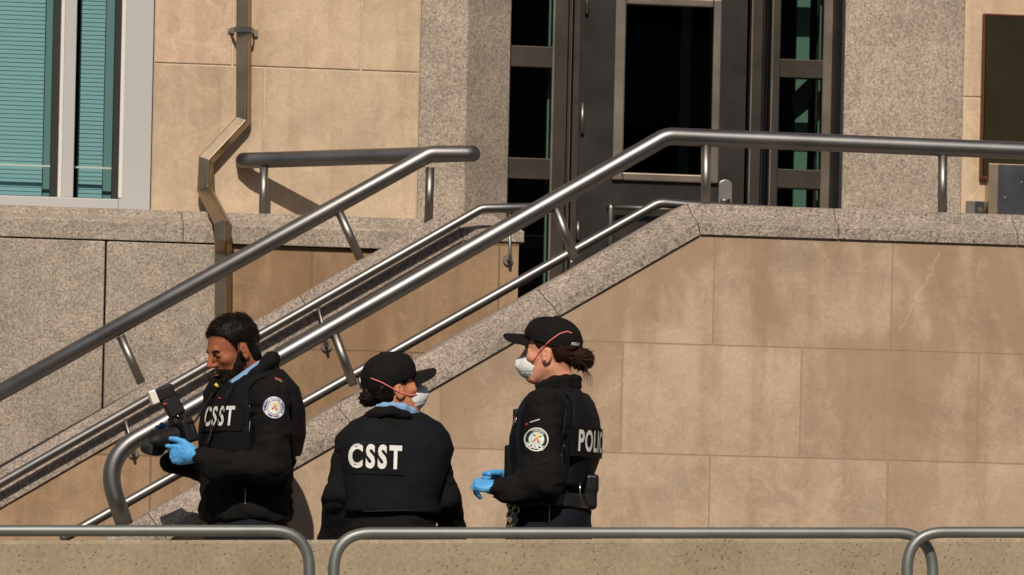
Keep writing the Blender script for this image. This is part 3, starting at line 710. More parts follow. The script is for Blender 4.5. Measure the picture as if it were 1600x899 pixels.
barrier('crowd_barrier', 'middle steel crowd barrier, its top rail running below both women in caps', 521, 1457, YB_, 833, 833)
barrier('crowd_barrier', 'steel crowd barrier at the right edge, overlapping the middle one', 1417, 2320, YB_-.06, 832, 832)

# ---- unseen office block added across the street, so steel and glass mirror something dark
t = thing('office_block', 'unseen dark brick office block added across the street for the reflections', 'building', (0, -75, -1.35))
b = MB(); b.box((-70, -90, -1.35), (80, -75, 20)); b.build('wall', m_opp, t)
b = MB()
for i in range(36):
    for j in range(5): b.box((-68+i*4.1, -75, .5+j*3.9), (-68+i*4.1+1.9, -74.9, .5+j*3.9+2.1))
wq = b.build('window', m_dark, t); wq['kind'] = 'stuff'
# ================================================================ PEOPLE
F4 = np.float32
class Field:
    """signed distance sculpting on a grid, meshed with surface nets"""
    def __init__(s, lo, hi, h, flo=None, fhi=None, fh=None):
        s.h = h; ax = []
        for i in range(3):
            if flo is None: ax.append(np.arange(lo[i], hi[i]+h, h))
            else:
                a = [lo[i]]
                while a[-1] < hi[i]: a.append(a[-1]+(fh if flo[i] < a[-1] < fhi[i] else h))
                ax.append(np.array(a))
        s.ax = ax; ax = [a.astype(F4) for a in ax]
        s.X, s.Y, s.Z = np.meshgrid(*ax, indexing='ij', sparse=False)
        s.P = (s.X, s.Y, s.Z)
def smin(a, b, k):
    if k <= 0: return np.minimum(a, b)
    h = np.maximum(k-np.abs(a-b), 0)/k; return np.minimum(a, b)-h*h*k*.25
def smax(a, b, k): return -smin(-a, -b, k)
def ell(P, c, r, R=None):
    x, y, z = (P[0]-c[0], P[1]-c[1], P[2]-c[2])
    if R is not None: x, y, z = (R[0][0]*x+R[0][1]*y+R[0][2]*z, R[1][0]*x+R[1][1]*y+R[1][2]*z, R[2][0]*x+R[2][1]*y+R[2][2]*z)
    k0 = np.sqrt((x/r[0])**2+(y/r[1])**2+(z/r[2])**2); k1 = np.sqrt((x/r[0]**2)**2+(y/r[1]**2)**2+(z/r[2]**2)**2)+1e-6
    return k0*(k0-1)/k1
def rbox(P, c, r, rad, R=None):
    x, y, z = (P[0]-c[0], P[1]-c[1], P[2]-c[2])
    if R is not None: x, y, z = (R[0][0]*x+R[0][1]*y+R[0][2]*z, R[1][0]*x+R[1][1]*y+R[1][2]*z, R[2][0]*x+R[2][1]*y+R[2][2]*z)
    qx, qy, qz = np.abs(x)-(r[0]-rad), np.abs(y)-(r[1]-rad), np.abs(z)-(r[2]-rad)
    return np.sqrt(np.maximum(qx, 0)**2+np.maximum(qy, 0)**2+np.maximum(qz, 0)**2)+np.minimum(np.maximum(qx, np.maximum(qy, qz)), 0)-rad
def cone(P, a, b, ra, rb):
    a = np.array(a, float); b = np.array(b, float); ba = b-a; L = float(ba@ba)+1e-12
    x, y, z = P[0]-a[0], P[1]-a[1], P[2]-a[2]
    t = np.clip((x*ba[0]+y*ba[1]+z*ba[2])/L, 0, 1)
    return np.sqrt((x-t*ba[0])**2+(y-t*ba[1])**2+(z-t*ba[2])**2)-(ra+(rb-ra)*t)
def chain(P, pts, rs, k=.01):
    d = None
    for i in range(len(pts)-1):
        c = cone(P, pts[i], pts[i+1], rs[i], rs[i+1]); d = c if d is None else smin(d, c, k)
    return d
def vnoise(P, sc, seed=0):
    rs = np.random.RandomState(seed); T = rs.rand(32, 32, 32).astype(F4)*2-1
    x, y, z = [np.asarray(q)*sc for q in P]
    xi, yi, zi = np.floor(x).astype(int), np.floor(y).astype(int), np.floor(z).astype(int)
    fx, fy, fz = x-xi, y-yi, z-zi
    fx, fy, fz = [f*f*(3-2*f) for f in (fx, fy, fz)]; o = 0
    for dx in (0, 1):
        for dy in (0, 1):
            for dz in (0, 1):
                o = o+T[(xi+dx) & 31, (yi+dy) & 31, (zi+dz) & 31]*(fx if dx else 1-fx)*(fy if dy else 1-fy)*(fz if dz else 1-fz)
    return o
def loftsd(P, rows, ex=2.2, yaw=0.0):
    """rows: (z, cx, cy, hw, hd); hw is the half width seen along x, hd the half width across; turned by yaw"""
    rows = sorted(rows); zz = np.array([r[0] for r in rows]); z = P[2]
    f = lambda j: np.interp(z.ravel(), zz, [r[j] for r in rows]).reshape(z.shape).astype(F4)
    cx, cy, hw, hd = f(1), f(2), f(3), f(4)
    ca, sa = math.cos(yaw), math.sin(yaw)
    if yaw: hw = np.sqrt(np.maximum(hw**2-(hd*sa)**2, .03**2))/abs(ca)
    dx, dy = P[0]-cx, P[1]-cy
    u, v = np.abs(dx*ca+dy*sa)/hw, np.abs(-dx*sa+dy*ca)/hd
    d = ((u**ex+v**ex)**(1/ex)-1)*np.minimum(hw, hd)
    return smax(d, np.maximum(zz[0]-z, z-zz[-1]), .03)
def nets(F, D, name, mats, parent, loc=None, smooth=True, label=None, dec=0):
    D = D.astype(F4); h = F.h
    D[0], D[-1] = np.maximum(D[0], h), np.maximum(D[-1], h); D[:, 0], D[:, -1] = np.maximum(D[:, 0], h), np.maximum(D[:, -1], h); D[:, :, 0], D[:, :, -1] = np.maximum(D[:, :, 0], h), np.maximum(D[:, :, -1], h)
    s = D < 0; c = None; a_ = None
    sl = (slice(0, -1), slice(1, None))
    for dx in (0, 1):
        for dy in (0, 1):
            for dz in (0, 1):
                q = s[sl[dx], sl[dy], sl[dz]]; c = q.copy() if c is None else c | q; a_ = q.copy() if a_ is None else a_ & q
    act = c & ~a_; idx = np.argwhere(act); n = len(idx)
    if n == 0: print('EMPTY FIELD', name); return None
    gid = -np.ones(act.shape, int); gid[act] = np.arange(n)
    acc = np.zeros((n, 3)); cnt = np.zeros(n)
    val = {}
    for dx in (0, 1):
        for dy in (0, 1):
            for dz in (0, 1): val[dx, dy, dz] = D[idx[:, 0]+dx, idx[:, 1]+dy, idx[:, 2]+dz]
    for ax in range(3):
        for p in (0, 1):
            for q in (0, 1):
                o = [p, q]; o.insert(ax, 0); e = list(o); e[ax] = 1; v0, v1 = val[tuple(o)], val[tuple(e)]
                m = (v0 < 0) != (v1 < 0); t = np.where(m, v0/np.where(m, v0-v1, 1), 0)
                pos = np.tile(np.array(o, float), (n, 1)); pos[:, ax] = t
                acc[m] += pos[m]; cnt[m] += 1
    gi = idx+acc/cnt[:, None]; V = np.stack([np.interp(gi[:, i], np.arange(len(F.ax[i])), F.ax[i]) for i in range(3)], 1)
    faces = []
    for ax in range(3):
        o1, o2 = [(1, 2), (2, 0), (0, 1)][ax]
        A = s[tuple(slice(0, -1) if i == ax else slice(1, -1) for i in range(3))]; B = s[tuple(slice(1, None) if i == ax else slice(1, -1) for i in range(3))]
        for flip in (0, 1):
            m = (A & ~B) if flip == 0 else (~A & B); e = np.argwhere(m)
            if not len(e): continue
            base = e.copy(); base[:, o1] += 1; base[:, o2] += 1     # node index of the edge start
            def cell(d1, d2):
                q = base.copy(); q[:, o1] -= d1; q[:, o2] -= d2; return gid[q[:, 0], q[:, 1], q[:, 2]]
            f = np.stack([cell(1, 1), cell(0, 1), cell(0, 0), cell(1, 0)], 1)
            if flip: f = f[:, ::-1]
            faces.append(f)
    Fc = np.concatenate(faces)
    me = bpy.data.meshes.new(name); me.vertices.add(n); me.vertices.foreach_set('co', V.astype(F4).ravel())
    me.loops.add(Fc.size); me.loops.foreach_set('vertex_index', Fc.ravel().astype(np.int32)); me.polygons.add(len(Fc))
    me.polygons.foreach_set('loop_start', (np.arange(len(Fc))*4).astype(np.int32)); me.update(); me.validate()
    return link(name, me, mats, parent, loc, smooth, label)
def bvh(o):
    off = wloc(o); me = o.data
    return BVHTree.FromPolygons([v.co+off for v in me.vertices], [tuple(p.vertices) for p in me.polygons])
def hitpx(tr, px, py, fallY=None, off=.002):
    d = ray(px, py); h = tr.ray_cast(CP, d)
    if h[0] is None: return W(px, py, fallY) if fallY is not None else None
    return h[0]-d*off
def drape(me, origin, U, V, Nn, trees, eps=.003, name='print', m=None, parent=None, fit=None):
    """lay a flat mesh (local x,y) on a body: origin + x U + y V, dropped along -Nn onto the surfaces"""
    U, V, Nn = Vector(U).normalized(), Vector(V).normalized(), Vector(Nn).normalized(); last = None
    hs = []
    for v in me.vertices:
        p = origin+U*v.co.x+V*v.co.y; best = None
        for tr in trees:
            h = tr.ray_cast(p+Nn*.25, -Nn, .5)
            if h[0] is not None:
                k = (h[0]-p).dot(Nn)
                if best is None or k > best: best = k
        hs.append(best)
    ok = [x for x in hs if x is not None]; med = sorted(ok)[len(ok)//2] if ok else 0; low = min([x for x in ok if abs(x-med) <= .09], default=0)
    if fit is not None and 'c' not in fit:      # a stiff panel: one smooth bend through the hits
        A = [(1, v.co.x, v.co.y, v.co.x**2, v.co.x*v.co.y) for v, k in zip(me.vertices, hs) if k is not None and abs(k-med) < .06]; B_ = [k for k in hs if k is not None and abs(k-med) < .06]
        fit['c'] = np.linalg.lstsq(np.array(A), np.array(B_), rcond=None)[0]
    if fit is not None: hs = [float(np.dot(fit['c'], (1, v.co.x, v.co.y, v.co.x**2, v.co.x*v.co.y))) for v in me.vertices]; med = low = 0; 
    for v, k in zip(me.vertices, hs):
        if fit is not None: v.co = origin+U*v.co.x+V*v.co.y+Nn*(k+eps+.003); continue
        k = low if k is None or abs(k-med) > .09 else k
        v.co = origin+U*v.co.x+V*v.co.y+Nn*(k+eps)
    return link(name, me, m, parent)
def gridmesh(w_, h_, n=14, m_=8):
    bm = bmesh.new(); vs = [[bm.verts.new((w_*(i/n-.5), h_*(j/m_-.5), 0)) for i in range(n+1)] for j in range(m_+1)]
    for j in range(m_):
        for i in range(n): bm.faces.new((vs[j][i], vs[j][i+1], vs[j+1][i+1], vs[j+1][i]))
    me = bpy.data.meshes.new('g'); bm.to_mesh(me); bm.free(); return me
def discmesh(r0, r1, n=40, k=4, sx=1.0):
    bm = bmesh.new(); rg = []
    for j in range(k+1):
        r = r0+(r1-r0)*j/k
        rg.append([bm.verts.new((sx*r*math.cos(2*math.pi*i/n), r*math.sin(2*math.pi*i/n), 0)) for i in range(n)])
    for j in range(k):
        for i in range(n): bm.faces.new((rg[j][i], rg[j+1][i], rg[j+1][(i+1) % n], rg[j][(i+1) % n]))
    if r0 < 1e-6: bmesh.ops.remove_doubles(bm, verts=bm.verts, dist=1e-6)
    me = bpy.data.meshes.new('d'); bm.to_mesh(me); bm.free(); return me
def polymesh(pts):
    bm = bmesh.new(); bm.faces.new([bm.verts.new((x, y, 0)) for x, y in pts]); me = bpy.data.meshes.new('p'); bm.to_mesh(me); bm.free(); return me
def joinmesh(ms):
    bm = bmesh.new()
    for q in ms: bm.from_mesh(q); bpy.data.meshes.remove(q)
    me = bpy.data.meshes.new('j'); bm.to_mesh(me); bm.free(); return me
def ringtext(s, r, size, a0, a1, flip=False):
    out = []; n = len(s)
    for i, ch in enumerate(s):
        if ch == ' ': continue
        a = math.radians(a0+(a1-a0)*i/(n-1)); me = text_mesh(ch, size, .0004); rot = a-math.pi/2 if not flip else a+math.pi/2
        me.transform(Matrix.Translation((r*math.cos(a), r*math.sin(a), 0)) @ Matrix.Rotation(rot, 4, 'Z')); out.append(me)
    return joinmesh(out)

# ---- materials
def skin_mat(name, base, red=(1.12, .85, .8)):
    m = mat(name, base, .6, spec=.3); N = NT(m); n = N.noise(N.mp(), 55, 6, .7, .6); f = N.noise(N.mp(), 420, 2)
    c = N.mix(n, tuple(x*.72 for x in base), tuple(min(1, x*y*1.22) for x, y in zip(base, red)))
    N.L(c, N.b.inputs['Base Color']); N.L(N.bump(f, .15, .001), N.b.inputs['Normal'])
    N.b.inputs['Subsurface Weight'].default_value = .08; N.b.inputs['Subsurface Radius'].default_value = (.008, .003, .0015); return m
m_skinb = skin_mat('skin_brown', (.31, .125, .062)); m_skinl = skin_mat('skin_light', (.62, .34, .22)); m_skinm = skin_mat('skin_tan', (.52, .25, .14))
m_fleece = fabric('black_fleece', (.0095, .009, .009), .95, .3, 300, sheen=.0)
m_vest = fabric('navy_black_nylon', (.0078, .0082, .0112), .78, .25, 500)
m_vestp = fabric('vest_panel', (.008, .008, .009), .8, .2, 500)
m_cap = fabric('black_cap_twill', (.009, .0085, .0085), .85, .2, 600)
m_pants = fabric('dark_trouser_cloth', (.010, .011, .016), .9, .25, 400)
m_hairb = fabric('black_hair', (.010, .007, .006), .36, .5, 700); m_hairbr = fabric('dark_brown_hair', (.028, .012, .007), .45, .5, 600)
m_beard = fabric('beard_hair', (.012, .008, .006), .8, .6, 700)
m_glove = mat('blue_nitrile', (.085, .36, .72), .5, spec=.35)
m_mask = fabric('white_mask', (.66, .68, .66), .85, .15, 300, .05)
m_strap = mat('pink_strap', (.80, .20, .20), .6); m_shirt = fabric('light_blue_shirt', (.22, .38, .62), .9, .2, 500, .12)
m_white = mat('white_print', (.70, .70, .67), .6); m_bluep = mat('blue_print', (.04, .06, .25), .6); m_red = mat('red_print', (.60, .05, .03), .6); m_gold = mat('gold_print', (.80, .45, .08), .6)
m_yel = mat('yellow_print', (.75, .60, .10), .6); m_pale = mat('pale_blue_print', (.60, .70, .66), .6); m_blk = mat('black_print', (.012, .012, .012), .8)
m_shoe = mat('black_leather', (.01, .01, .01), .35); m_chrome = steel('polished_steel', (.6, .58, .52), .15, seed=4)
m_plast = mat('black_plastic', (.007, .007, .008), .6, spec=.3); m_lens = mat('lens_glass', (.012, .012, .02), .06, spec=.8); m_diff = mat('flash_window', (.78, .76, .70), .35)
m_eye = mat('eye_white', (.6, .55, .5), .3); m_iris = mat('iris_dark', (.02, .012, .008), .15); m_lip = mat('lip_skin', (.30, .10, .07), .45)

class Head:
    """local axes: x forward, y to the person's left, z up (metres, origin between the ears at eye level)"""
    def __init__(s, origin, fwd, tilt=0.0, k=1.0):
        s.o = Vector(origin); f = Vector(fwd).normalized(); l = Vector((0, 0, 1)).cross(f).normalized(); u = f.cross(l).normalized()
        if tilt: q = Matrix.Rotation(tilt, 3, f); l = q @ l; u = q @ u
        s.f, s.l, s.u, s.k = f, l, u, k; s.R = [list(f), list(l), list(u)]
    def w(s, x, y, z): return s.o+(s.f*x+s.l*y+s.u*z)*s.k
    def loc(s, P):
        x, y, z = P[0]-s.o.x, P[1]-s.o.y, P[2]-s.o.z
        return tuple((a[0]*x+a[1]*y+a[2]*z)/s.k for a in s.R)
    def face(s, L, male):
        d = ell(L, (-.012, 0, .050), (.098, .076, .080))
        d = smin(d, ell(L, (-.035, 0, .02), (.068, .070, .066)), .02)
        jw = .050 if male else .045
        d = smin(d, ell(L, (.040, 0, -.012), (.052, .055 if male else .053, .080)), .03)
        d = smin(d, cone(L, (.012, 0, -.05), (.058, 0, -.083), .052 if male else .046, .027 if male else .022), .025)
        for q in (-1, 1):
            d = smin(d, cone(L, (-.002, q*jw, -.048), (.052, q*.018, -.090), .016, .018), .025)       # jaw
            d = smin(d, ell(L, (.060, q*.041, -.014), (.022, .017, .016)), .02)                      # cheek
            d = smax(d, -ell(L, (.100, q*.032, .008), (.015, .020, .012)), .012)                       # socket
            d = smin(d, ell(L, (.073, q*.031, .008), (.0165, .0165, .013)), .006)                     # lid
        d = smin(d, cone(L, (.084, -.028, .030), (.084, .028, .030), .010, .010), .014)                # brow
        d = smin(d, cone(L, (.090, 0, .022), (.115, 0, -.022), .0088, .0122), .012)                      # nose
        for q in (-1, 1): d = smin(d, ell(L, (.100, q*.011, -.027), (.012, .0085, .008)), .006)
        d = smin(d, ell(L, (.090, 0, -.052), (.013, .026, .0075)), .008); d = smin(d, ell(L, (.088, 0, -.064), (.013, .021, .0075)), .007)
        d = smax(d, -ell(L, (.106, 0, -.058), (.010, .022, .0018)), .003)
        d = smin(d, ell(L, (.074, 0, -.090), (.019, .020, .015)), .014)                                  # chin
        for q in (-1, 1):                                                                               # ears
            e = ell(L, (-.004, q*.078, -.006), (.019, .0075, .031), None)
            e = smax(e, -ell(L, (-.000, q*.0865, -.004), (.0115, .0075, .0205)), .003); e = smin(e, ell(L, (-.006, q*.0825, -.004), (.003, .003, .014)), .003)
            e = smin(e, ell(L, (.006, q*.077, -.004), (.006, .006, .008)), .004)
            d = smin(d, e, .006)
        return d

def strands(name, src, n, L, flow, m, parent, th=.0008, lift=.3, seed=1, keep=None, droop=0.0):
    """short hair blades growing from a sculpted hair mass"""
    rs = random.Random(seed); me = src.data; off = wloc(src); ps = me.polygons; N_ = len(ps); mb = MB()
    for _ in range(n):
        p = ps[rs.randrange(N_)]; c = p.center+off; nn = p.normal
        if keep and not keep(c): continue
        f = flow(c, rs); f = (f-nn*f.dot(nn)); f = f.normalized() if f.length > 1e-4 else f
        dd = (f+nn*lift*rs.uniform(.3, 1.5)+Vector((rs.uniform(-.3, .3), rs.uniform(-.3, .3), rs.uniform(-.3, .3)))).normalized()
        l = L*rs.uniform(.5, 1.2); s_ = dd.cross(Vector((rs.uniform(-1, 1), rs.uniform(-1, 1), rs.uniform(-1, 1)))).normalized()*th
        a_ = c-nn*.002; m_ = a_+dd*l*.55; e_ = a_+dd*l+Vector((0, 0, -droop*l))
        mb.add([a_-s_, a_+s_, m_+s_*.8, e_, m_-s_*.8], [(0, 1, 2, 4), (4, 2, 3)])
    return mb.build(name, m, parent, recalc=False)
def hand(P, wrist, X, Y, Z, k=1.0, curl=(.25, .3, .25), spread=.0, thumb=(.75, .15), fcurl=None):
    """X along the hand, Y towards the thumb, Z out of the back; palm + four fingers + thumb"""
    X, Y, Z = [Vector(v).normalized() for v in (X, Y, Z)]; Wp = Vector(wrist)
    pt = lambda x, y, z: Wp+(X*x+Y*y+Z*z)*k
    R = [list(X), list(Y), list(Z)]
    d = ell(P, pt(.052, .002, .0), (.058*k, .044*k, .0175*k), R)
    for yy in (.028, .010, -.010, -.026): d = smin(d, cone(P, pt(.02, yy*.7, 0), pt(.088, yy*1.1, .001), .0115*k, .0108*k), .008)
    d = smin(d, cone(P, pt(-.05, 0, 0), pt(.02, 0, 0), .030*k, .028*k), .02)
    d = smin(d, ell(P, pt(.03, .026, -.010), (.030*k, .018*k, .017*k), R), .012)
    for i, (y, L, r) in enumerate(((.031, .072, .0098), (.0105, .080, .0100), (-.0105, .074, .0096), (-.031, .058, .0086))):
        cu = fcurl[i] if fcurl else curl
        p = (.090-.004*abs(i-1), y, .001); a = 0.0; pts = [(.065, y, .0), p]; rs = [r, r*1.02]
        sp = spread*(1.5-i)
        for j, f in enumerate((.45, .31, .24)):
            a += cu[j]; p = (p[0]+L*f*math.cos(a), p[1]+L*f*sp, p[2]-L*f*math.sin(a)); pts.append(p); rs.append(r*(.96, .90, .80)[j])
        f = chain(P, [pt(*q) for q in pts], [q*k for q in rs], .002); d = smin(d, f, .004)
    d = d+.0011*vnoise(P, 90, 3)+.0009*vnoise(P, 190, 4)
    ta, tb = thumb
    p0 = (.012, .030, -.010); p1 = (.045+.0*ta, .030+.030*ta, -.014-.02*tb); p2 = (p1[0]+.030, p1[1]+.012*ta, p1[2]-.016*tb); p3 = (p2[0]+.024, p2[1]+.003*ta, p2[2]-.014*tb)
    d = smin(d, chain(P, [pt(*p0), pt(*p1), pt(*p2), pt(*p3)], [.015*k, .0130*k, .0118*k, .0098*k], .004), .008)
    return d
def rows_of(qf, Y0, lst):
    out = []
    for (py, xl, xr, hd, dy) in lst:
        a, b_ = qf(xl, py, dy), qf(xr, py, dy); out.append((a.z*.5+b_.z*.5, (a.x+b_.x)/2, Y0+dy, (b_.x-a.x)/2, hd))
    return out
def grown(rows, g): return [(z, cx, cy, hw+g, hd+g) for z, cx, cy, hw, hd in rows]
def bounds(pts, m):
    a = np.array([list(p) for p in pts]); return a.min(0)-m, a.max(0)+m

def wrinkle(P, amp, seed, sc=14):
    n = vnoise(P, sc, seed); n2 = vnoise((P[0]*.6, P[1]*.6, P[2]), sc*2.3, seed+1)
    return amp*(n*.9+(1-np.abs(n2)*2)*.55)

def legs_field(P, hx, hy, zt, g, dxs, spread=.10, r=(.105, .07, .058), yaw=0.0, pel=1.0):
    """two legs from the hips to the ankles; dxs the knee/foot shift of each leg along x"""
    d = ell(P, (hx, hy, zt-.03), (.165*pel, .15*pel, .13*pel))
    ca, sa = math.cos(yaw), math.sin(yaw)
    for s_, (kx, fx) in zip((-1, 1), dxs):
        ox, oy = s_*spread*sa, s_*spread*ca
        h_ = (hx+ox*.8, hy+oy*.8, zt-.05); k_ = (hx+ox+kx, hy+oy, g+.50); a_ = (hx+ox+fx, hy+oy, g+.075)
        d = smin(d, cone(P, h_, k_, r[0], r[1]), .05); d = smin(d, cone(P, k_, a_, r[1], r[2]), .03)
    return d
def shoes(parent, hx, hy, g, dxs, fwd, spread=.10, yaw=0.0):
    f = Vector(fwd).normalized(); ca, sa = math.cos(yaw), math.sin(yaw)
    for s_, (kx, fx) in zip((-1, 1), dxs):
        a_ = Vector((hx+s_*spread*sa+fx, hy+s_*spread*ca, g)); toe = a_+f*.17; heel = a_-f*.06
        F_ = Field(*[list(v) for v in bounds([a_, toe, heel, a_+Vector((0, 0, .16))], .07)], .008)
        gl = gz(a_.x)
        d = chain(F_.P, [heel+Vector((0, 0, .05)), a_+f*.08+Vector((0, 0, .05)), toe+Vector((0, 0, .038))], [.042, .047, .038], .01)
        d = smin(d, cone(F_.P, a_+Vector((0, 0, .06)), a_+Vector((0, 0, .15)), .048, .045), .03)
        d = smax(d, g+.002-F_.Z, .006); nets(F_, d, 'shoe', m_shoe, parent)

def make_body(parent, H, male, skin, rows, arms, hx, hy, g, dxs, zt, neck, yaw=0.0, loc=None, torso_in=.035, yawt=0.0):
    pts = [H.w(.13, 0, .15), H.w(-.13, 0, -.12), Vector((hx-.25, hy-.25, g)), Vector((hx+.25, hy+.25, g+.2))]+[Vector(p) for a in arms for p in a[0]]
    lo, hi = bounds(pts, .07); flo, fhi = bounds([H.w(.13, 0, 0), H.w(-.11, 0, 0), H.w(0, .09, 0), H.w(0, -.09, 0), H.w(0, 0, .135), H.w(.0, 0, -.12)], .01)
    lo[2] = g-.02
    F_ = Field(list(lo), list(hi), .014, list(flo), list(fhi), .0026); P = F_.P
    L = H.loc(P); fc = H.face(L, male)
    bd = smin(legs_field(P, hx, hy, zt, g, dxs, r=(.08, .05, .04), yaw=yaw, pel=.72), loftsd(P, grown(rows, -torso_in), 2.2, yawt), .04)
    bd = smin(bd, chain(P, neck, [.056, .060] if male else [.050, .056], .02), .05)
    for pts_, rs in arms:
        pts_ = list(pts_); pts_[-1] = pts_[-1]+(pts_[-2]-pts_[-1]).normalized()*.045
        bd = smin(bd, chain(P, pts_, [r-.018 for r in rs], .02), .03)
    d = smin(fc, bd, .03)
    # carve nothing: one continuous figure
    return nets(F_, d, 'body', skin, parent)

def crest_patch(parent, tr, origin, U, V, Nn, r, style):
    """round sleeve badge built from thin stitched layers"""
    V = Vector(V); U = Vector(U)
    root = None
    def lay(me, m, eps, nm):
        return drape(me, origin, U, V, Nn, tr, eps, nm, m, parent)
    if style == 'blue':
        o1 = lay(discmesh(0, r), m_white, .0030, 'sleeve_patch')
        lay(discmesh(r*.955, r), m_bluep, .0040, 'patch_border'); lay(discmesh(r*.60, r*.635), m_bluep, .0040, 'patch_ring')
        lay(ringtext('TORONTO POLICE SERVICE', r*.79, r*.24, 205, -25), m_bluep, .0042, 'patch_lettering')
        lay(ringtext('COURT OFFICER', r*.80, r*.19, 238, 302, True), m_bluep, .0042, 'patch_lettering')
    else:
        lay(discmesh(0, r), m_blk, .0030, 'sleeve_patch'); lay(discmesh(r*.90, r), m_white, .0040, 'patch_border'); lay(discmesh(0, r*.64), m_pale, .0040, 'patch_field')
        lay(ringtext('TORONTO', r*.76, r*.22, 125, 55), m_white, .0044, 'patch_lettering')
        me = text_mesh('POLICE', r*.46, .0012, .95); me.transform(Matrix.Translation((0, -r*.62, 0)))
        me2 = polymesh([(-r*.80, -r*.40), (r*.80, -r*.40), (r*.66, -r*.80), (-r*.66, -r*.80)])
        lay(me2, m_blk, .0044, 'patch_band'); lay(me, m_white, .0052, 'patch_lettering'); lay(polymesh([(-r*.82, -r*.36), (r*.82, -r*.36), (r*.82, -r*.41), (-r*.82, -r*.41)]), m_white, .005, 'patch_line')
    k = r*(1.0 if style == 'blue' else 1.15)
    lay(polymesh([(-.30*k, -.22*k), (-.12*k, .06*k), (0, .20*k), (.12*k, .06*k), (.30*k, -.22*k), (.12*k, -.20*k), (0, .0*k), (-.12*k, -.20*k)]), m_red, .0050, 'crest')
    lay(polymesh([(-.12*k, -.14*k), (0, .12*k), (.12*k, -.14*k), (0, -.02*k)]), m_gold, .0056, 'crest')
    lay(polymesh([(-.14*k, .40*k), (.14*k, .40*k), (.18*k, .24*k), (0, .14*k), (-.18*k, .24*k)]), m_yel, .0050, 'crest')
    if style != 'blue':
        lay(polymesh([(-.34*k, .34*k), (-.12*k, .26*k), (-.12*k, .20*k), (-.30*k, .24*k)]), m_blk, .0056, 'crest'); lay(polymesh([(.34*k, .34*k), (.12*k, .26*k), (.12*k, .20*k), (.30*k, .24*k)]), m_blk, .0056, 'crest')

def cap_of(parent, H, tilt=.32, z0=.038, crown=(.114, .092, .094), cx=-.010):
    lo, hi = bounds([H.w(.22, 0, 0), H.w(-.13, 0, 0), H.w(0, .11, .0), H.w(0, -.11, 0), H.w(0, 0, .17), H.w(.2, .08, -.02), H.w(.2, -.08, -.02)], .015)
    F_ = Field(list(lo), list(hi), .003); L = H.loc(F_.P)
    D0 = ell(L, (cx, 0, .052), crown); D0 = smin(D0, ell(L, (.045, 0, .075), (.055, .070, .062)), .03)
    inner = D0+.006
    D = smax(D0+.0008*np.cos(np.arctan2(L[1], L[0]+.01)*6)*1.0, -inner, .002)
    D = smax(D, (z0+tilt*L[0])-L[2], .004)
    # opening at the back
    D = smax(D, -ell(L, (-.12, 0, .0+z0-.02), (.05, .035, .028)), .004)
    D = smin(D, ell(L, (cx-.002, 0, .052+crown[2]), (.009, .009, .005)), .003)
    nz = wrinkle(F_.P, .0010, 5, 40); D = D+nz
    # seams
    crown_o = nets(F_, D, 'cap', m_cap, parent)
    zb = z0+tilt*.085+.010
    B = np.abs(L[2]-(zb-6.5*L[1]**2+.10*(L[0]-.08)-.8*(L[0]-.08)**2))-.0035
    e = ((np.abs((L[0]-.068)/.117)**2.8+np.abs(L[1]/.080)**2.8)**(1/2.8)-1)*.08
    B = smax(smax(B, e, .004), .072-L[0], .004)
    br = nets(F_, B, 'cap_brim', m_cap, parent)
    return crown_o, br
def mask_of(parent, H, nz=.002):
    lo, hi = bounds([H.w(.15, 0, 0), H.w(.02, .06, 0), H.w(.02, -.06, -.1), H.w(.12, 0, -.12), H.w(.05, 0, .03)], .015)
    F_ = Field(list(lo), list(hi), .0026); L = H.loc(F_.P)
    D = ell(L, (.070, 0, -.050), (.058, .051, .047)); D = smin(D, cone(L, (.100, 0, nz), (.120, 0, -.032), .011, .018), .02)
    D = smin(D, cone(L, (.122, -.018, -.045), (.122, .018, -.045), .010, .010), .012)
    D = smax(D, .046-.30*(L[2]+.05)-L[0]-.004*np.cos(L[2]*150), .003)
    D = D+.0012*np.maximum(0, 1-np.abs(L[2]+.028-.18*np.abs(L[1]))/.003)*-1+.0016*np.maximum(0, 1-np.abs(L[2]+.066+.1*np.abs(L[1]))/.004)
    D = D+wrinkle(F_.P, .0010, 9, 50)
    return nets(F_, D, 'face_mask', m_mask, parent)
def pxtube(trs, pts, r, name, m, parent, off=.0015, fallY=0, flat=False):
    out = []
    for i in range(len(pts)-1):
        for t in np.linspace(0, 1, 6)[:-1 if i < len(pts)-2 else None]:
            px = pts[i][0]+(pts[i+1][0]-pts[i][0])*t; py = pts[i][1]+(pts[i+1][1]-pts[i][1])*t
            best = None
            for tr in trs:
                h = tr.ray_cast(CP, ray(px, py))
                if h[0] is not None and (best is None or h[3] < best[3]): best = h
            if best: out.append(best[0]-ray(px, py)*off)
    if len(out) < 2: return None
    mb = MB(); mb.tube(out, r, 8); return mb.build(name, m, parent, smooth=True)
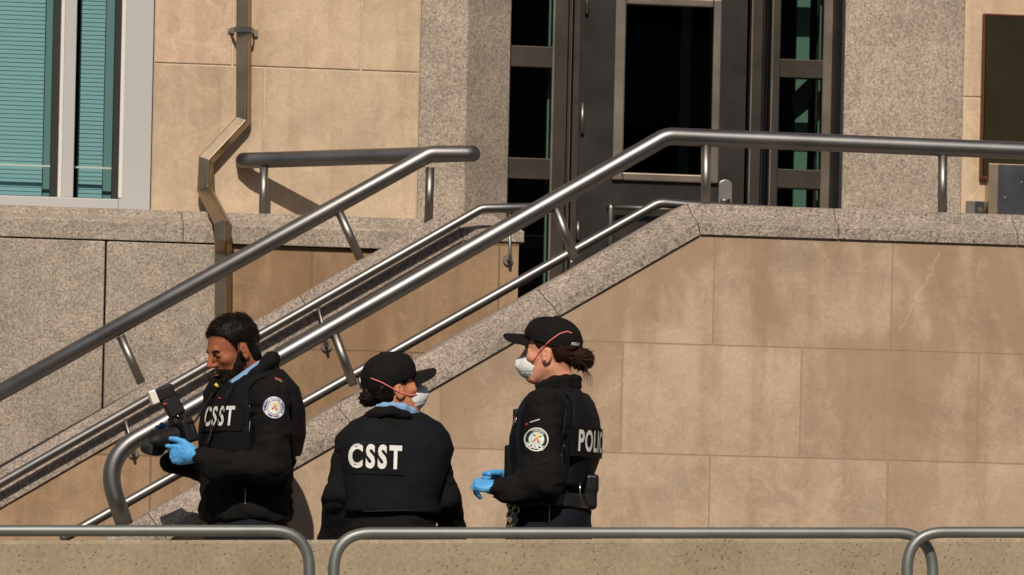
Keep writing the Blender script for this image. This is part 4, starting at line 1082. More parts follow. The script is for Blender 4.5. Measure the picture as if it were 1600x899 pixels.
def eyes_of(parent, H, male, skin, sides=(-1, 1), closed=False):
    for q in sides:
        mb = MB(); mb.tube([H.w(.0935, q*.013, .021), H.w(.0945, q*.026, .026), H.w(.090, q*.038, .027), H.w(.080, q*.050, .020)], [.003, .0038, .0032, .0015] if male else [.0022, .0026, .002, .001], 8); mb.build('eyebrow', m_hairb, parent, smooth=True)
        mb = MB(); z = .001 if closed else .004
        mb.tube([H.w(.0875, q*.018, z), H.w(.0915, q*.030, z-.002 if closed else z+.008), H.w(.083, q*.046, z)], [.0009, .0014, .0009], 6); mb.build('eyelash', m_hairb, parent, smooth=True)
        if not closed:
            F_ = Field(*[list(v) for v in bounds([H.w(.08, q*.031, .006)], .016)], .0016); L = H.loc(F_.P)
            ey = nets(F_, ell(L, (.0835, q*.031, .006), (.0072, .0095, .0052)), 'eye', m_eye, parent)
            nets(F_, ell(L, (.0890, q*.031, .006), (.0028, .0045, .0045)), 'iris', m_iris, parent)

# ================================================================ PERSON 1, the photographer
Y1 = -.42
def q1(px, py, dy=0): return W(px, py, Y1+dy)
hx, hy = q1(388, 800).x, Y1; g = gz(hx)
P1 = thing('person', 'bearded man in black uniform looking down at the camera in his gloved hands', 'person', (hx, hy, g))
H = Head(q1(365, 549, -.03), (-math.cos(math.radians(22)), -math.sin(math.radians(22)), -.36), 0, 1.0); H1 = H
y1w = math.radians(28)
rows = rows_of(q1, Y1, [(566, 388, 428, .06, 0), (578, 372, 434, .10, 0), (590, 352, 443, .145, 0), (605, 338, 454, .185, 0), (640, 326, 464, .20, 0), (680, 322, 465, .20, 0), (710, 322, 458, .185, 0), (757, 317, 453, .18, 0), (800, 316, 452, .18, 0), (818, 318, 452, .18, 0)])
near = ([q1(424, 618, -.20), q1(424, 728, -.25), q1(345, 728, -.24), q1(298, 713, -.21)], [.078, .068, .056, .042])
far = ([q1(370, 622, .20), q1(350, 735, .20), q1(268, 722, .03)], [.072, .062, .045])
zt = q1(388, 830).z
dx1 = ((-.12, -.14), (.05, .06))
make_body(P1, H, True, m_skinb, rows, [near, far], hx, hy, g, dx1, zt, [H.w(-.03, 0, -.05), q1(398, 600, 0)], yawt=y1w)
# jacket
lo, hi = bounds([q1(300, 560, -.3), q1(475, 825, .3), q1(255, 740, .3)]+near[0]+far[0], .06)
F_ = Field(list(lo), list(hi), .0062); P = F_.P
T = loftsd(P, rows, 2.4, y1w)
an = chain(P, near[0], near[1], .03); af = chain(P, far[0], far[1], .03)
D = smin(smin(T, an, .035), af, .035)
D = smin(D, chain(P, [q1(424, 572, .03), q1(424, 590, .03)], [.035, .05]), .03)
D = smax(D, -cone(P, H.w(-.02, 0, -.03), q1(395, 585, -.0), .066, .058), .008)
D = smax(D, -cone(P, near[0][3]+Vector((-.05, 0, .01)), near[0][3]+Vector((-.002, 0, 0)), .037, .036), .004)
D = D+wrinkle(P, .0085, 3, 12)+wrinkle(P, .003, 33, 30)+.003*np.sin(P[2]*55+2*np.sin(P[0]*30))*np.clip((q1(0, 700).z-P[2])*6, 0, 1)
D = smax(D, q1(388, 819).z-P[2], .012)
jk = nets(F_, D, 'jacket', m_fleece, P1); tj = bvh(jk)
# vest
Vd = loftsd(P, grown(rows, .012), 2.6, y1w)+.0015*vnoise(P, 25, 8)
Vd = smax(Vd, -(an-.006), .012); Vd = smax(Vd, -(af-.006), .012)
Vd = smax(Vd, P[2]-q1(390, 583).z-(P[0]-q1(390, 583).x)*.15, .01); Vd = smax(Vd, q1(390, 712).z-P[2], .01)
Vd = smax(Vd, -cone(P, H.w(-.02, 0, -.03), q1(388, 590, -.0), .078, .075), .01)
vs = nets(F_, Vd, 'vest', m_vestp, P1); tv = bvh(vs)
# hair
lo, hi = bounds([H.w(.1, 0, 0), H.w(-.12, 0, 0), H.w(0, .09, 0), H.w(0, -.09, 0), H.w(0, 0, .16), H.w(-.05, 0, -.08)], .02)
F_ = Field(list(lo), list(hi), .0026); P = F_.P; L = H.loc(P)
cr = smin(ell(L, (-.012, 0, .050), (.098, .076, .080)), ell(L, (-.035, 0, .02), (.068, .070, .066)), .02)
cr = smin(cr, ell(L, (.040, 0, -.012), (.052, .058, .078)), .03)
zl = np.interp(L[0].ravel(), [-.12, -.045, -.027, -.022, .012, .018, .030, .045, .062, .08, .1], [-.085, -.082, -.055, .022, .026, -.005, .028, .058, .076, .088, .095]).reshape(L[0].shape)
off = .0015+.0095*np.clip((L[2]-.02)/.10, 0, 1)+.0012*vnoise((L[0]*.5, L[1]*3.0, L[2]), 80, 4)+.003*vnoise((L[0], L[1]*2, L[2]*.6), 28, 6)
D = smax(cr-off, zl-L[2], .006); D = smin(D, ell(L, (-.050, 0, -.030), (.052, .064, .062)), .012)
hp1 = nets(F_, D, 'hair', m_hairb, P1)
strands('hair_strands', hp1, 11000, .020, lambda c_, r_: (H1.f*.9+H1.u*.35 if H1.loc(c_)[2] > .085 else -H1.u*1.0-H1.f*.5), m_hairb, P1, .0006, .24, 3, keep=lambda c_: H1.loc(c_)[2] > .02)
strands('hair_strands', hp1, 5000, .026, lambda c_, r_: H1.f*.7-H1.u*.9-H1.l*r_.uniform(-.2, .7), m_hairb, P1, .0007, .12, 7, keep=lambda c_: H1.loc(c_)[0] > .062 and H1.loc(c_)[2] < .112)
strands('hair_strands', hp1, 2500, .007, lambda c_, r_: -H1.u*1.0-H1.f*.3, m_hairb, P1, .0007, .15, 4, keep=lambda c_: H1.loc(c_)[2] <= .05)
fc = H.face(L, True)
F2 = Field(*[list(v) for v in bounds([H.w(.10, 0, -.03), H.w(0, .07, 0), H.w(0, -.07, 0), H.w(.07, 0, -.11)], .02)], .0022); L = H.loc(F2.P); fc = H.face(L, True)
zb = np.interp(L[0].ravel(), [-.02, .004, .012, .03, .055, .075, .09, .11], [-.06, -.03, .01, -.022, -.052, -.046, -.039, -.036]).reshape(L[0].shape)
D = smax(fc-.0025-.0022*vnoise(F2.P, 130, 2)+.0035*np.clip((L[2]-zb+.012)/.012, 0, 1), L[2]-zb, .003)
D = smax(D, -ell(L, (.098, 0, -.058), (.02, .020, .0085)), .003); D = smax(D, -.004-L[0], .004)
D = smax(D, -(np.sqrt((L[0]+.004)**2+(L[2]-.0)**2)-.027)*-1*-1, .004) if False else D
bd1 = nets(F2, D, 'beard', m_beard, P1)
strands('beard_strands', bd1, 3000, .008, lambda c_, r_: -H1.u*1.0+H1.f*.4, m_hairb, P1, .0006, .4, 5)
bo1 = [c_ for c_ in P1.children if c_.name.startswith('body')][0]
def stub(c_):
    x, y, z = [(c_-H1.o).dot(v_) for v_ in (H1.f, H1.l, H1.u)]
    if not (-.01 < x < .12 and -.12 < z < .06): return False
    zz = float(np.interp(x, [-.02, .004, .012, .03, .055, .075, .09, .11], [-.06, -.03, .01, -.022, -.052, -.046, -.039, -.036])); k = z-zz
    if x > .085 and abs(y) < .02 and -.068 < z < -.046: return False
    return random.random() < (1 if k < 0 else max(0, 1-k/.020))*.9
strands('stubble', bo1, 90000, .0045, lambda c_, r_: -H1.u*1.0+H1.f*.4, m_hairb, P1, .00045, .35, 8, keep=stub)
def fade(c_):
    x, y, z = [(c_-H1.o).dot(v_) for v_ in (H1.f, H1.l, H1.u)]
    if z < .0 or x < .005: return False
    zz = float(np.interp(x, [-.12, -.045, -.027, -.022, .012, .018, .030, .045, .062, .08, .1], [-.085, -.082, -.055, .022, .026, -.005, .028, .058, .076, .088, .095])); k = zz-z
    return random.random() < max(0, 1-k/.014) if k > 0 else False
strands('hair_strands', bo1, 90000, .008, lambda c_, r_: H1.f*.3-H1.u, m_hairb, P1, .00055, .25, 9, keep=fade)
F2 = Field(*[list(v) for v in bounds([H.w(.095, 0, -.058)], .035)], .0018); L = H.loc(F2.P)
nets(F2, smin(ell(L, (.0915, 0, -.0525), (.013, .020, .0045)), ell(L, (.0895, 0, -.0640), (.0135, .018, .0058)), .002), 'lips', m_lip, P1)
eyes_of(P1, H, True, m_skinb, closed=True)
# shirt collar showing inside the jacket
def ribbon(top, bot, th, name, m, parent):
    mb = MB(); secs = []
    for a, b_ in zip(top, bot):
        n = (Vector((a.x, a.y, 0))-Vector((q1(398, 575).x, Y1, 0))).normalized()*th
        secs.append([a-n*.5, b_-n*.5, b_+n*.5, a+n*.5])
    mb.loft(secs); return mb.build(name, m, parent, bevel=.002)
cpt = [(362, 593, -.098), (372, 586, -.108), (385, 577, -.112), (398, 568, -.106), (410, 561, -.088), (417, 558, -.05), (420, 559, 0), (414, 562, .05)]
ribbon([q1(*p) for p in cpt], [q1(p[0]+2.5, p[1]+11, p[2]-.006) for p in cpt], .006, 'shirt_collar', m_shirt, P1)
ribbon([q1(x, y, z) for x, y, z in ((350, 597, -.02), (354, 598, -.05), (362, 593, -.098))], [q1(x, y, z) for x, y, z in ((352, 606, -.03), (358, 607, -.06), (364, 606, -.104))], .006, 'shirt_collar', m_shirt, P1)
# jacket collar rising behind the neck
F_ = Field(*[list(v) for v in bounds([q1(395, 560, -.12), q1(440, 600, .12)], .03)], .005); P = F_.P
D = chain(P, [q1(376, 603, -.125), q1(398, 585, -.130), q1(417, 568, -.095), q1(425, 561, -.03), q1(422, 562, .05)], [.014, .018, .024, .028, .024], .02)+wrinkle(P, .003, 6, 25)
nets(F_, D, 'jacket_collar', m_fleece, P1)
# CSST on the chest of the vest
nf = Vector((-math.cos(y1w), -math.sin(y1w), 0)); U = Vector((math.sin(y1w), -math.cos(y1w), 0))
oc = q1(360, 653, -.08)
ft = {}
drape(gridmesh(.25, .105), oc, U, (0, 0, 1), nf, [tv], .002, 'chest_panel', m_fleece, P1, ft)
drape(text_mesh('CSST', .100, .0026, .70, space=1.2), oc, U, (0, 0, 1), nf, [tv], .0045, 'chest_lettering', m_white, P1, ft)
crest_patch(P1, [tj], q1(428, 637, -.28), (1, -.05, -.15), (.15, 0, 1), (.12, -1, 0), .0425, 'blue')
drape(polymesh([(-.013, -.004), (.013, -.004), (.013, .004), (-.013, .004)]), q1(433, 597, -.2), (1, 0, -.35), (.3, 0, 1), (0, -1, .4), [tj, tv], .004, 'shoulder_flag', m_red, P1)
drape(joinmesh([polymesh([(x, -.0015), (x+.003, -.0015), (x+.003, .0015), (x, .0015)]) for x in (-.014, -.009, -.004, .001, .006, .011)]), q1(433.5, 602, -.2), (1, 0, -.35), (.3, 0, 1), (0, -1, .4), [tj, tv], .004, 'shoulder_tape', m_white, P1)
m_zip = steel('zip_metal', (.3, .3, .3), .3)
pxtube([tj], [(383, 762), (383.5, 776), (383, 790)], .0022, 'pocket_zip', m_zip, P1)
pxtube([tj, tv], [(390, 634), (391, 655), (389, 680)], .0009, 'sleeve_zip', m_zip, P1)
# trousers, shoes, gloves
F_ = Field(*[list(v) for v in bounds([Vector((hx-.32, hy-.25, g+.03)), Vector((hx+.28, hy+.25, zt+.08))], .03)], .009)
D = legs_field(F_.P, hx, hy, zt, g, dx1, r=(.125, .085, .072))+wrinkle(F_.P, .005, 12, 14); D = smax(D, g+.06-F_.Z, .01)
nets(F_, D, 'trousers', m_pants, P1)
shoes(P1, hx, hy, g, dx1, (-1, -.3, 0))
wr = q1(302, 712, -.21)
F_ = Field(*[list(v) for v in bounds([wr, wr+Vector((-.16, 0, .08)), wr+Vector((-.1, 0, -.05))], .05)], .0026)
D = hand(F_.P, wr, (-.84, .52, .06), (-.10, -.10, 1), (-.50, -.84, -.1), .90, fcurl=[(.0, .12, .1), (.8, .9, .5), (1.0, .9, .6), (1.1, .9, .6)], thumb=(.75, -.3))
nets(F_, D, 'glove', m_glove, P1)
wr = q1(283, 700, .10)
F_ = Field(*[list(v) for v in bounds([wr, q1(238, 662, .0), q1(250, 690, .15)], .06)], .003)
D = hand(F_.P, wr, (-.80, -.30, .52), (.5, .1, .8), (-.1, .9, .2), .95, curl=(.35, .5, .4), thumb=(.5, .3))
nets(F_, D, 'glove', m_glove, P1)
F_ = Field(*[list(v) for v in bounds([q1(245, 669.5, -.01), q1(262, 676, .06)], .03)], .003)
# mic cord and clip at the neck
def wirept(lst): return [q1(*p) for p in lst]
mb = MB(); mb.tube(wirept([(366, 600, -.13), (363, 606, -.15), (356, 614, -.17), (349, 626, -.165), (343, 640, -.15), (340, 655, -.14), (334, 668, -.12), (330, 680, -.10)]), .0028, 8); mb.build('radio_cord', m_plast, P1, smooth=True)
for (px, py, L_) in ((337, 634, .03),):
    h0 = hitpx(tv, px, py, Y1-.1, .006); h1 = hitpx(tv, px-2, py+17, Y1-.1, .006)
    mb = MB(); mb.tube([h0, h1], .0035, 10); mb.build('pen', m_chrome, P1, smooth=True)
h0 = hitpx(tv, 341, 622, Y1-.1, .008); mb = MB(); mb.tube([h0, h0+Vector((.018, -.01, -.003))], .003, 8); mb.build('badge_clip', m_red, P1, smooth=True)
h0 = q1(336, 600, -.06); mb = MB(); mb.tube([h0, h0+Vector((.012, 0, -.012))], .006, 8); mb.build('collar_tag', m_yel, P1, smooth=True)
F_ = Field(*[list(v) for v in bounds([q1(322, 590, -.05), q1(352, 622, .05)], .03)], .004); P = F_.P
D = chain(P, [q1(352, 598, -.03), q1(341, 604, -.02), q1(333, 618, .0), q1(330, 640, .0)], [.03, .035, .035, .03], .02)+wrinkle(P, .003, 7, 25)
nets(F_, D, 'jacket_collar', m_fleece, P1)

# ---- the camera with its flash, held by the photographer
CT = thing('camera', 'black camera with petal lens hood and tilted flash held up by the bearded man', 'camera', q1(285, 700, -.06))
ca = Vector((-.88, -.32, -.33)).normalized(); cs = Vector((0, 1, 0)); cs = (cs-ca*cs.dot(ca)).normalized(); cu = Vector(ca).cross(cs); cu = cu if cu.z > 0 else -cu
CR = [list(ca), list(cs), list(cu)]; c0 = q1(286, 676, -.08)
def cp(a, s_, u): return c0+ca*a+cs*s_+cu*u
F_ = Field(*[list(v) for v in bounds([cp(-.05, -.09, -.07), cp(.06, .09, .09), cp(.06, -.09, -.07)], .02)], .0028); P = F_.P
D = rbox(P, cp(0, 0, 0), (.026, .072, .046), .010, CR); D = smin(D, rbox(P, cp(.014, .055, -.004), (.032, .018, .044), .014, CR), .008)
D = smin(D, rbox(P, cp(.004, 0, .052), (.030, .026, .018), .008, CR), .012); D = smin(D, rbox(P, cp(-.030, 0, .048), (.012, .018, .012), .005, CR), .004)
D = smax(D, -rbox(P, cp(-.029, -.0, -.004), (.004, .042, .028), .002, CR), .002)
for (s_, r_) in ((.05, .011), (-.05, .013), (-.058, .008)): D = smin(D, cone(P, cp(.0, s_, .045), cp(0, s_, .055), r_, r_), .002)
nets(F_, D, 'camera_body', m_plast, CT)
def ringloft(mb, prof, seg=36):
    secs = []
    for (a, r) in prof: secs.append([cp(a, r*math.cos(2*math.pi*i/seg), r*math.sin(2*math.pi*i/seg)-.002) for i in range(seg)])
    mb.loft(secs)
mb = MB(); ringloft(mb, [(.024, .034), (.030, .036), (.034, .034), (.052, .034), (.054, .038), (.078, .038), (.080, .0355), (.084, .0355), (.087, .040), (.104, .040), (.106, .037), (.104, .030)]); ln = mb.build('lens', m_plast, CT)
mb = MB(); ringloft(mb, [(.100, .0), (.103, .012), (.101, .024), (.098, .031)] ); mb.build('front_glass', m_lens, ln, smooth=True)
mb = MB(); ringloft(mb, [(.0845, .0372), (.0865, .0372)]); mb.build('zoom_ring', mat('ring_red', (.35, .02, .02), .5), ln, smooth=True)
mb = MB(); seg = 48; rg = []
for r0, r1, f in ((.041, .052, 1),):
    A = [[], [], [], []]
    for i in range(seg):
        t_ = 2*math.pi*i/seg; e =   .136+.026*math.cos(2*t_+.5)+.004*math.cos(4*t_)
        for j, (a, r) in enumerate(((.096, r0), (e, r1), (e, r1-.0022), (.100, r0-.0024))): A[j].append(cp(a, r*math.cos(t_), r*math.sin(t_)-.002))
    mb.loft(A, caps=False)
mb.build('lens_hood', m_plast, CT, smooth=True)
# flash: body leaning, head pointing left
fb = q1(270, 635, -.08); fa = (q1(262, 618, -.08)-q1(280, 650, -.08)).normalized(); fs = Vector((0, 1, 0)); fn = fa.cross(fs).normalized(); FR = [list(fa), list(fs), list(fn)]
F_ = Field(*[list(v) for v in bounds([q1(222, 600, -.08), q1(295, 662, -.08)], .05)], .0028); P = F_.P
D = rbox(P, fb, (.040, .038, .031), .007, FR); D = smin(D, rbox(P, fb-fa*.045, (.014, .020, .017), .004, FR), .004)
nets(F_, D, 'flash_body', m_plast, CT)
h0_ = q1(257, 614.5, -.08); ha = (q1(230, 624.5, -.08)-q1(270, 609, -.08)).normalized(); hn = ha.cross(fs).normalized(); HR = [list(ha), list(fs), list(hn)]
D = rbox(P, h0_, (.036, .040, .026), .009, HR); fh = nets(F_, D, 'flash_head', m_plast, CT)
mb = MB(); c = h0_+ha*.045
vsx = [c+ha*a*.014+fs*s_*.039+hn*n_*.0265 for a in (-1, 1) for s_ in (-1, 1) for n_ in (-1, 1)]
mb.add(vsx, [(0, 1, 3, 2), (4, 6, 7, 5), (0, 4, 5, 1), (2, 3, 7, 6), (0, 2, 6, 4), (1, 5, 7, 3)]); mb.build('flash_diffuser', m_diff, fh, bevel=.004)
mb = MB(); c = q1(259, 631, -.117); mb.box(c-Vector((.009, .001, .003)), c+Vector((.009, .002, .003))); mb.build('flash_mark', m_red, CT)
mb = MB(); mb.tube(fillet([cp(-.0, -.075, .030), q1(302, 664, -.14), q1(316, 640, -.12), q1(330, 618, -.07), q1(345, 600, -.03)], .03, 5), .0042, 8); mb.build('neck_strap', m_plast, CT, smooth=True)
mb = MB(); mb.tube(fillet([cp(-.010, -.072, .02), q1(306, 684, -.14), q1(318, 696, -.12), q1(326, 690, -.10), q1(334, 660, -.09)], .03, 5), .0042, 8); mb.build('neck_strap', m_plast, CT, smooth=True)
for (a, s_, u, r_) in ((.0, -.050, .057, .010), (.012, -.030, .060, .006), (-.028, -.045, .030, .005)):
    mb = MB(); mb.tube([cp(a, s_, u), cp(a, s_, u+.005)], r_, 14); mb.build('dial', m_chrome if r_ < .007 else m_plast, CT, smooth=True)

# ================================================================ PERSON 2, the woman seen from behind
Y2 = -1.1
def q2(px, py, dy=0): return W(px, py, Y2+dy)
hx, hy = q2(612, 800).x, Y2; g = gz(hx)
P2 = thing('person', 'woman in black cap seen from behind, CSST on her back, masked face turned right', 'person', (hx, hy, g))
H = Head(q2(614, 610, .0), (math.cos(math.radians(13)), math.sin(math.radians(13)), .27), math.radians(0), .95)
rows = rows_of(q2, Y2, [(636, 588, 645, .055, 0), (648, 572, 668, .085, 0), (660, 554, 682, .11, 0), (676, 541, 695, .125, 0), (700, 530, 702, .14, 0), (740, 533, 692, .15, 0), (780, 537, 680, .15, 0), (825, 534, 684, .15, 0), (865, 530, 690, .155, 0)])
la = ([q2(552, 691, 0), q2(530, 775, -.01), q2(524, 842, .10), q2(552, 850, .30)], [.060, .057, .054, .042])
ra = ([q2(672, 690, 0), q2(693, 775, -.01), q2(708, 832, .10), q2(684, 842, .30)], [.060, .057, .054, .042])
zt = q2(612, 862).z; dx2 = ((0, 0), (0, 0)); yl = math.pi/2
make_body(P2, H, False, m_skinm, rows, [la, ra], hx, hy, g, dx2, zt, [H.w(-.025, 0, -.05), q2(612, 650, .02)], yaw=yl)
lo, hi = bounds([q2(495, 635, -.2), q2(740, 868, .2)]+la[0]+ra[0], .05)
F_ = Field(list(lo), list(hi), .0062); P = F_.P
T = loftsd(P, rows, 2.4); al = chain(P, la[0], la[1], .03); ar = chain(P, ra[0], ra[1], .03)
D = smin(smin(T, al, .03), ar, .03)
D = smax(D, -cone(P, H.w(-.02, 0, -.06), q2(612, 642, .02), .062, .058), .008)
D = D+wrinkle(P, .0085, 23, 12)+wrinkle(P, .003, 33, 30)+.004*np.sin(P[2]*48+1.5*np.sin(P[0]*22))*np.clip((q2(0, 790).z-P[2])*8, 0, 1)
D = smax(D, q2(612, 868).z-P[2], .012) if False else D
jk = nets(F_, D, 'jacket', m_fleece, P2); tj = bvh(jk)
Vd = loftsd(P, grown(rows, .013), 3.0)+.0015*vnoise(P, 22, 8)
Vd = smax(Vd, -(al-.010), .014); Vd = smax(Vd, -(ar-.010), .014)
Vd = smax(Vd, P[2]-q2(612, 655).z+.9*np.maximum(0, .07-np.abs(P[0]-q2(612, 650).x))*.5, .01); Vd = smax(Vd, q2(612, 803).z-P[2], .012)
Vd = smax(Vd, -cone(P, H.w(-.02, 0, -.08), q2(612, 640, .02), .08, .08), .01)
vs = nets(F_, Vd, 'vest', m_vest, P2); tv = bvh(vs)
oc = q2(584, 718, -.1)
drape(gridmesh(.212, .112), oc+Vector((.001, 0, -.0)), (1, 0, -.02), (0.02, 0, 1), (0, -1, 0), [tv], .004, 'back_panel', m_vestp, P2)
drape(text_mesh('CSST', .114, .0046, .62, space=1.30), oc+Vector((-.002, 0, .004)), (1, 0, -.02), (.02, 0, 1), (0, -1, 0), [tv], .0065, 'back_lettering', m_white, P2)
for (x0, y0, x1, y1) in ((540, 691.5, 630, 692.5), (545, 800, 668, 797), (541, 806, 676, 803)):
    pxtube([tv, tj], [(x0, y0), (x1, y1)], .0018, 'vest_seam', m_blk, P2)
crest_patch(P2, [tj], q2(698, 702, -.05), (.66, .75, -.1), (-.25, 0, 1), (.75, -.66, 0), .0425, 'blue')
F_ = Field(*[list(v) for v in bounds([q2(585, 628, -.12), q2(665, 660, .12)], .03)], .0045); P = F_.P
# collars: blue shirt collar and jacket collar
c_ = [q2(590, 636, -.06), q2(600, 634, -.072), q2(614, 634, -.082), q2(630, 636, -.078), q2(644, 642, -.055), q2(655, 649, -.02), q2(657, 652, .03)]
D = chain(P, c_, [.010, .011, .012, .013, .012, .010, .008], .01); D = smin(D, chain(P, [p+Vector((0, 0, -.02)) for p in c_], [.012]*7, .01), .01)
nets(F_, D, 'shirt_collar', m_shirt, P2)
c_ = [q2(578, 651, -.045), q2(590, 646, -.085), q2(612, 643, -.10), q2(634, 649, -.092), q2(650, 658, -.06)]
D = chain(P, c_, [.022, .023, .020, .017, .013], .01)+wrinkle(P, .002, 3, 30); nets(F_, D, 'jacket_collar', m_fleece, P2)
cap, br = cap_of(P2, H, tilt=.10, z0=.024, crown=(.109, .090, .097), cx=-.009)
lo, hi = bounds([H.w(.06, 0, 0), H.w(-.16, 0, 0), H.w(0, .09, 0), H.w(0, -.09, 0), H.w(0, 0, .08), H.w(-.05, 0, -.09)], .02)
F_ = Field(list(lo), list(hi), .0028); L = H.loc(F_.P)
cr = smin(ell(L, (-.012, 0, .050), (.098, .076, .080)), ell(L, (-.035, 0, .015), (.070, .071, .071)), .02)
zl = np.interp(L[0].ravel(), [-.13, -.07, -.030, -.024, .014, .03, .06], [-.070, -.070, -.055, .022, .026, .01, .04]).reshape(L[0].shape)
D = smax(cr-.007-.002*vnoise(F_.P, 60, 3), zl-L[2], .006)
D = smin(D, ell(L, (-.108, .0, -.006), (.034, .036, .034)), .012); D = D+.0025*np.sin(60*np.arctan2(L[2]+.006, L[0]+.108)/6+L[1]*90)*np.clip((-.06-L[0])*40, 0, 1)
hr = nets(F_, D, 'hair', m_hairb, P2); H2 = H
strands('hair_strands', hr, 1800, .018, lambda c_, r_: (-H2.f+H2.u*r_.uniform(-.5, .5)) if H2.loc(c_)[0] > -.075 else (c_-H2.w(-.108, 0, -.006)).cross(H2.l).normalized(), m_hairb, P2, .0006, .12, 6, keep=lambda c_: H2.loc(c_)[0] < -.02)
mk = mask_of(P2, H); eyes_of(P2, H, False, m_skinm, sides=(-1, 1))
body2 = [c for c in P2.children if c.name.startswith('body')][0]
trs = [bvh(cap), bvh([c for c in P2.children if c.name.startswith('hair')][0]), bvh(body2), bvh(mk)]
pxtube(trs, [(579, 591), (597, 598), (614, 607.5), (629, 615.5), (641, 618), (652, 617)], .0022, 'mask_strap', m_strap, P2, .003)
drape(discmesh(.010, .026, 24, 2), H.w(.075, .0, .125), H.l, H.u-H.f*.8, H.f+H.u*.8, [bvh(cap)], .003, 'cap_badge', m_pale if False else mat('cap_badge_blue', (.25, .32, .70), .6), P2)
mb = MB(); p = H.w(-.03, -.082, -.03); mb.tube([p, H.w(-.026, -.084, -.018)], .0012, 6); mb.build('hair_pin', m_gold, P2, smooth=True)
F_ = Field(*[list(v) for v in bounds([Vector((hx-.26, hy-.2, g+.03)), Vector((hx+.26, hy+.2, zt+.08))], .03)], .009)
D = legs_field(F_.P, hx, hy, zt, g, dx2, r=(.12, .082, .068), yaw=yl)+wrinkle(F_.P, .005, 12, 14); D = smax(D, g+.06-F_.Z, .01)
nets(F_, D, 'trousers', m_pants, P2); shoes(P2, hx, hy, g, dx2, (0, 1, 0), yaw=yl)
for arm, s_ in ((la, 1), (ra, -1)):
    wr = arm[0][3]; F_ = Field(*[list(v) for v in bounds([wr, wr+Vector((s_*.15, .08, 0))], .08)], .004)
    nets(F_, hand(F_.P, wr, (s_*.8, .5, 0), (0, 0, 1), (s_*.5, .8 if s_ > 0 else .8, 0), .88, curl=(.4, .5, .4)), 'glove', m_glove, P2)

# ================================================================ PERSON 3, the officer on the right
Y3 = -1.1
def q3(px, py, dy=0): return W(px, py, Y3+dy)
hx, hy = q3(858, 800).x, Y3; g = gz(hx)
P3 = thing('person', 'woman in black cap with hair bun, white mask and POLICE on her back, facing left', 'person', (hx, hy, g))
H = Head(q3(861, 555, .0), (-math.cos(math.radians(24)), math.sin(math.radians(24)), .03), math.radians(0), .98)
yw = math.radians(-22)
rows = rows_of(q3, Y3, [(592, 848, 900, .055, 0), (603, 838, 907, .09, 0), (614, 834, 914, .135, 0), (628, 823, 923, .165, 0), (650, 812, 930, .185, 0), (685, 803, 934, .19, 0), (712, 802, 931, .18, 0), (740, 803, 921, .165, 0), (768, 802, 914, .155, 0), (800, 795, 924, .17, 0), (840, 790, 924, .18, 0), (865, 792, 922, .17, 0)])
na = ([q3(851, 636, -.17), q3(846, 750, -.215), q3(800, 767, -.20), q3(768, 762, -.17)], [.074, .080, .052, .037])
fa_ = ([q3(846, 634, .20), q3(815, 745, .20), q3(782, 756, .03)], [.062, .052, .036])
zt = q3(858, 862).z; dx3 = ((0, 0), (-.03, -.03))
make_body(P3, H, False, m_skinl, rows, [na, fa_], hx, hy, g, dx3, zt, [H.w(-.022, 0, -.05), q3(873, 605, .0)], yaw=0, yawt=yw)
lo, hi = bounds([q3(790, 590, -.25), q3(945, 790, .25)]+na[0]+fa_[0], .05)
F_ = Field(list(lo), list(hi), .0062); P = F_.P
T = loftsd(P, rows, 2.4, yw); an = chain(P, na[0], na[1], .03); af = chain(P, fa_[0], fa_[1], .03)
D = smin(smin(T, an, .03), af, .03)
D = smax(D, -cone(P, H.w(-.02, 0, -.08), q3(870, 600, .0), .056, .056), .008)
D = smax(D, -cone(P, na[0][3]+Vector((-.05, 0, 0)), na[0][3]+Vector((-.004, 0, 0)), .032, .032), .004)
D = D+wrinkle(P, .0085, 43, 12)+wrinkle(P, .003, 33, 30)+.0035*np.sin(P[2]*60+P[0]*40)*np.clip((q3(0, 735).z-P[2])*6, 0, 1)
D = smax(D, q3(858, 792).z-P[2], .012)
jk = nets(F_, D, 'uniform_shirt', m_fleece, P3); tj = bvh(jk)
Vd = loftsd(P, grown(rows, .012), 2.8, yw)+.0015*vnoise(P, 22, 8)
Vd = smax(Vd, -(an-.024), .014); Vd = smax(Vd, -(af-.008), .014)
Vd = smax(Vd, P[2]-q3(870, 613).z, .01); Vd = smax(Vd, q3(870, 762).z-P[2], .012)
Vd = smax(Vd, -cone(P, H.w(-.02, 0, -.08), q3(873, 603, .0), .074, .072), .01)
vs = nets(F_, Vd, 'vest', m_vest, P3); tv = bvh(vs)
F_ = Field(*[list(v) for v in bounds([q3(838, 585, -.12), q3(912, 612, .12)], .03)], .0042); P = F_.P
c_ = [q3(842, 606, -.05), q3(850, 600, -.072), q3(866, 594, -.085), q3(884, 592, -.082), q3(898, 592, -.05), q3(903, 593, .0), q3(896, 594, .05), q3(870, 598, .075), q3(848, 604, .05)]
D = chain(P, c_, [.010, .014, .016, .016, .015, .014, .012, .012, .01], .01); D = smin(D, chain(P, [p+Vector((0, 0, -.025)) for p in c_], [.014]*9, .01), .012)+wrinkle(P, .0015, 3, 30)
nets(F_, D, 'shirt_collar', m_fleece, P3)
F_ = Field(*[list(v) for v in bounds([q3(828, 605, -.2), q3(852, 632, -.05)], .03)], .004); P = F_.P
D = chain(P, [q3(831, 622, -.16), q3(846, 610, -.12)], [.014, .012]); nets(F_, D, 'epaulette', m_vestp, P3)
nb_ = Vector((math.cos(yw), math.sin(yw), 0)); U = Vector((-math.sin(yw), math.cos(yw), 0))
oc = q3(914, 692, -.10)
ft = {}
drape(gridmesh(.30, .108), oc, U, (0, 0, 1), nb_, [tv], .003, 'back_panel', m_vestp, P3, ft)
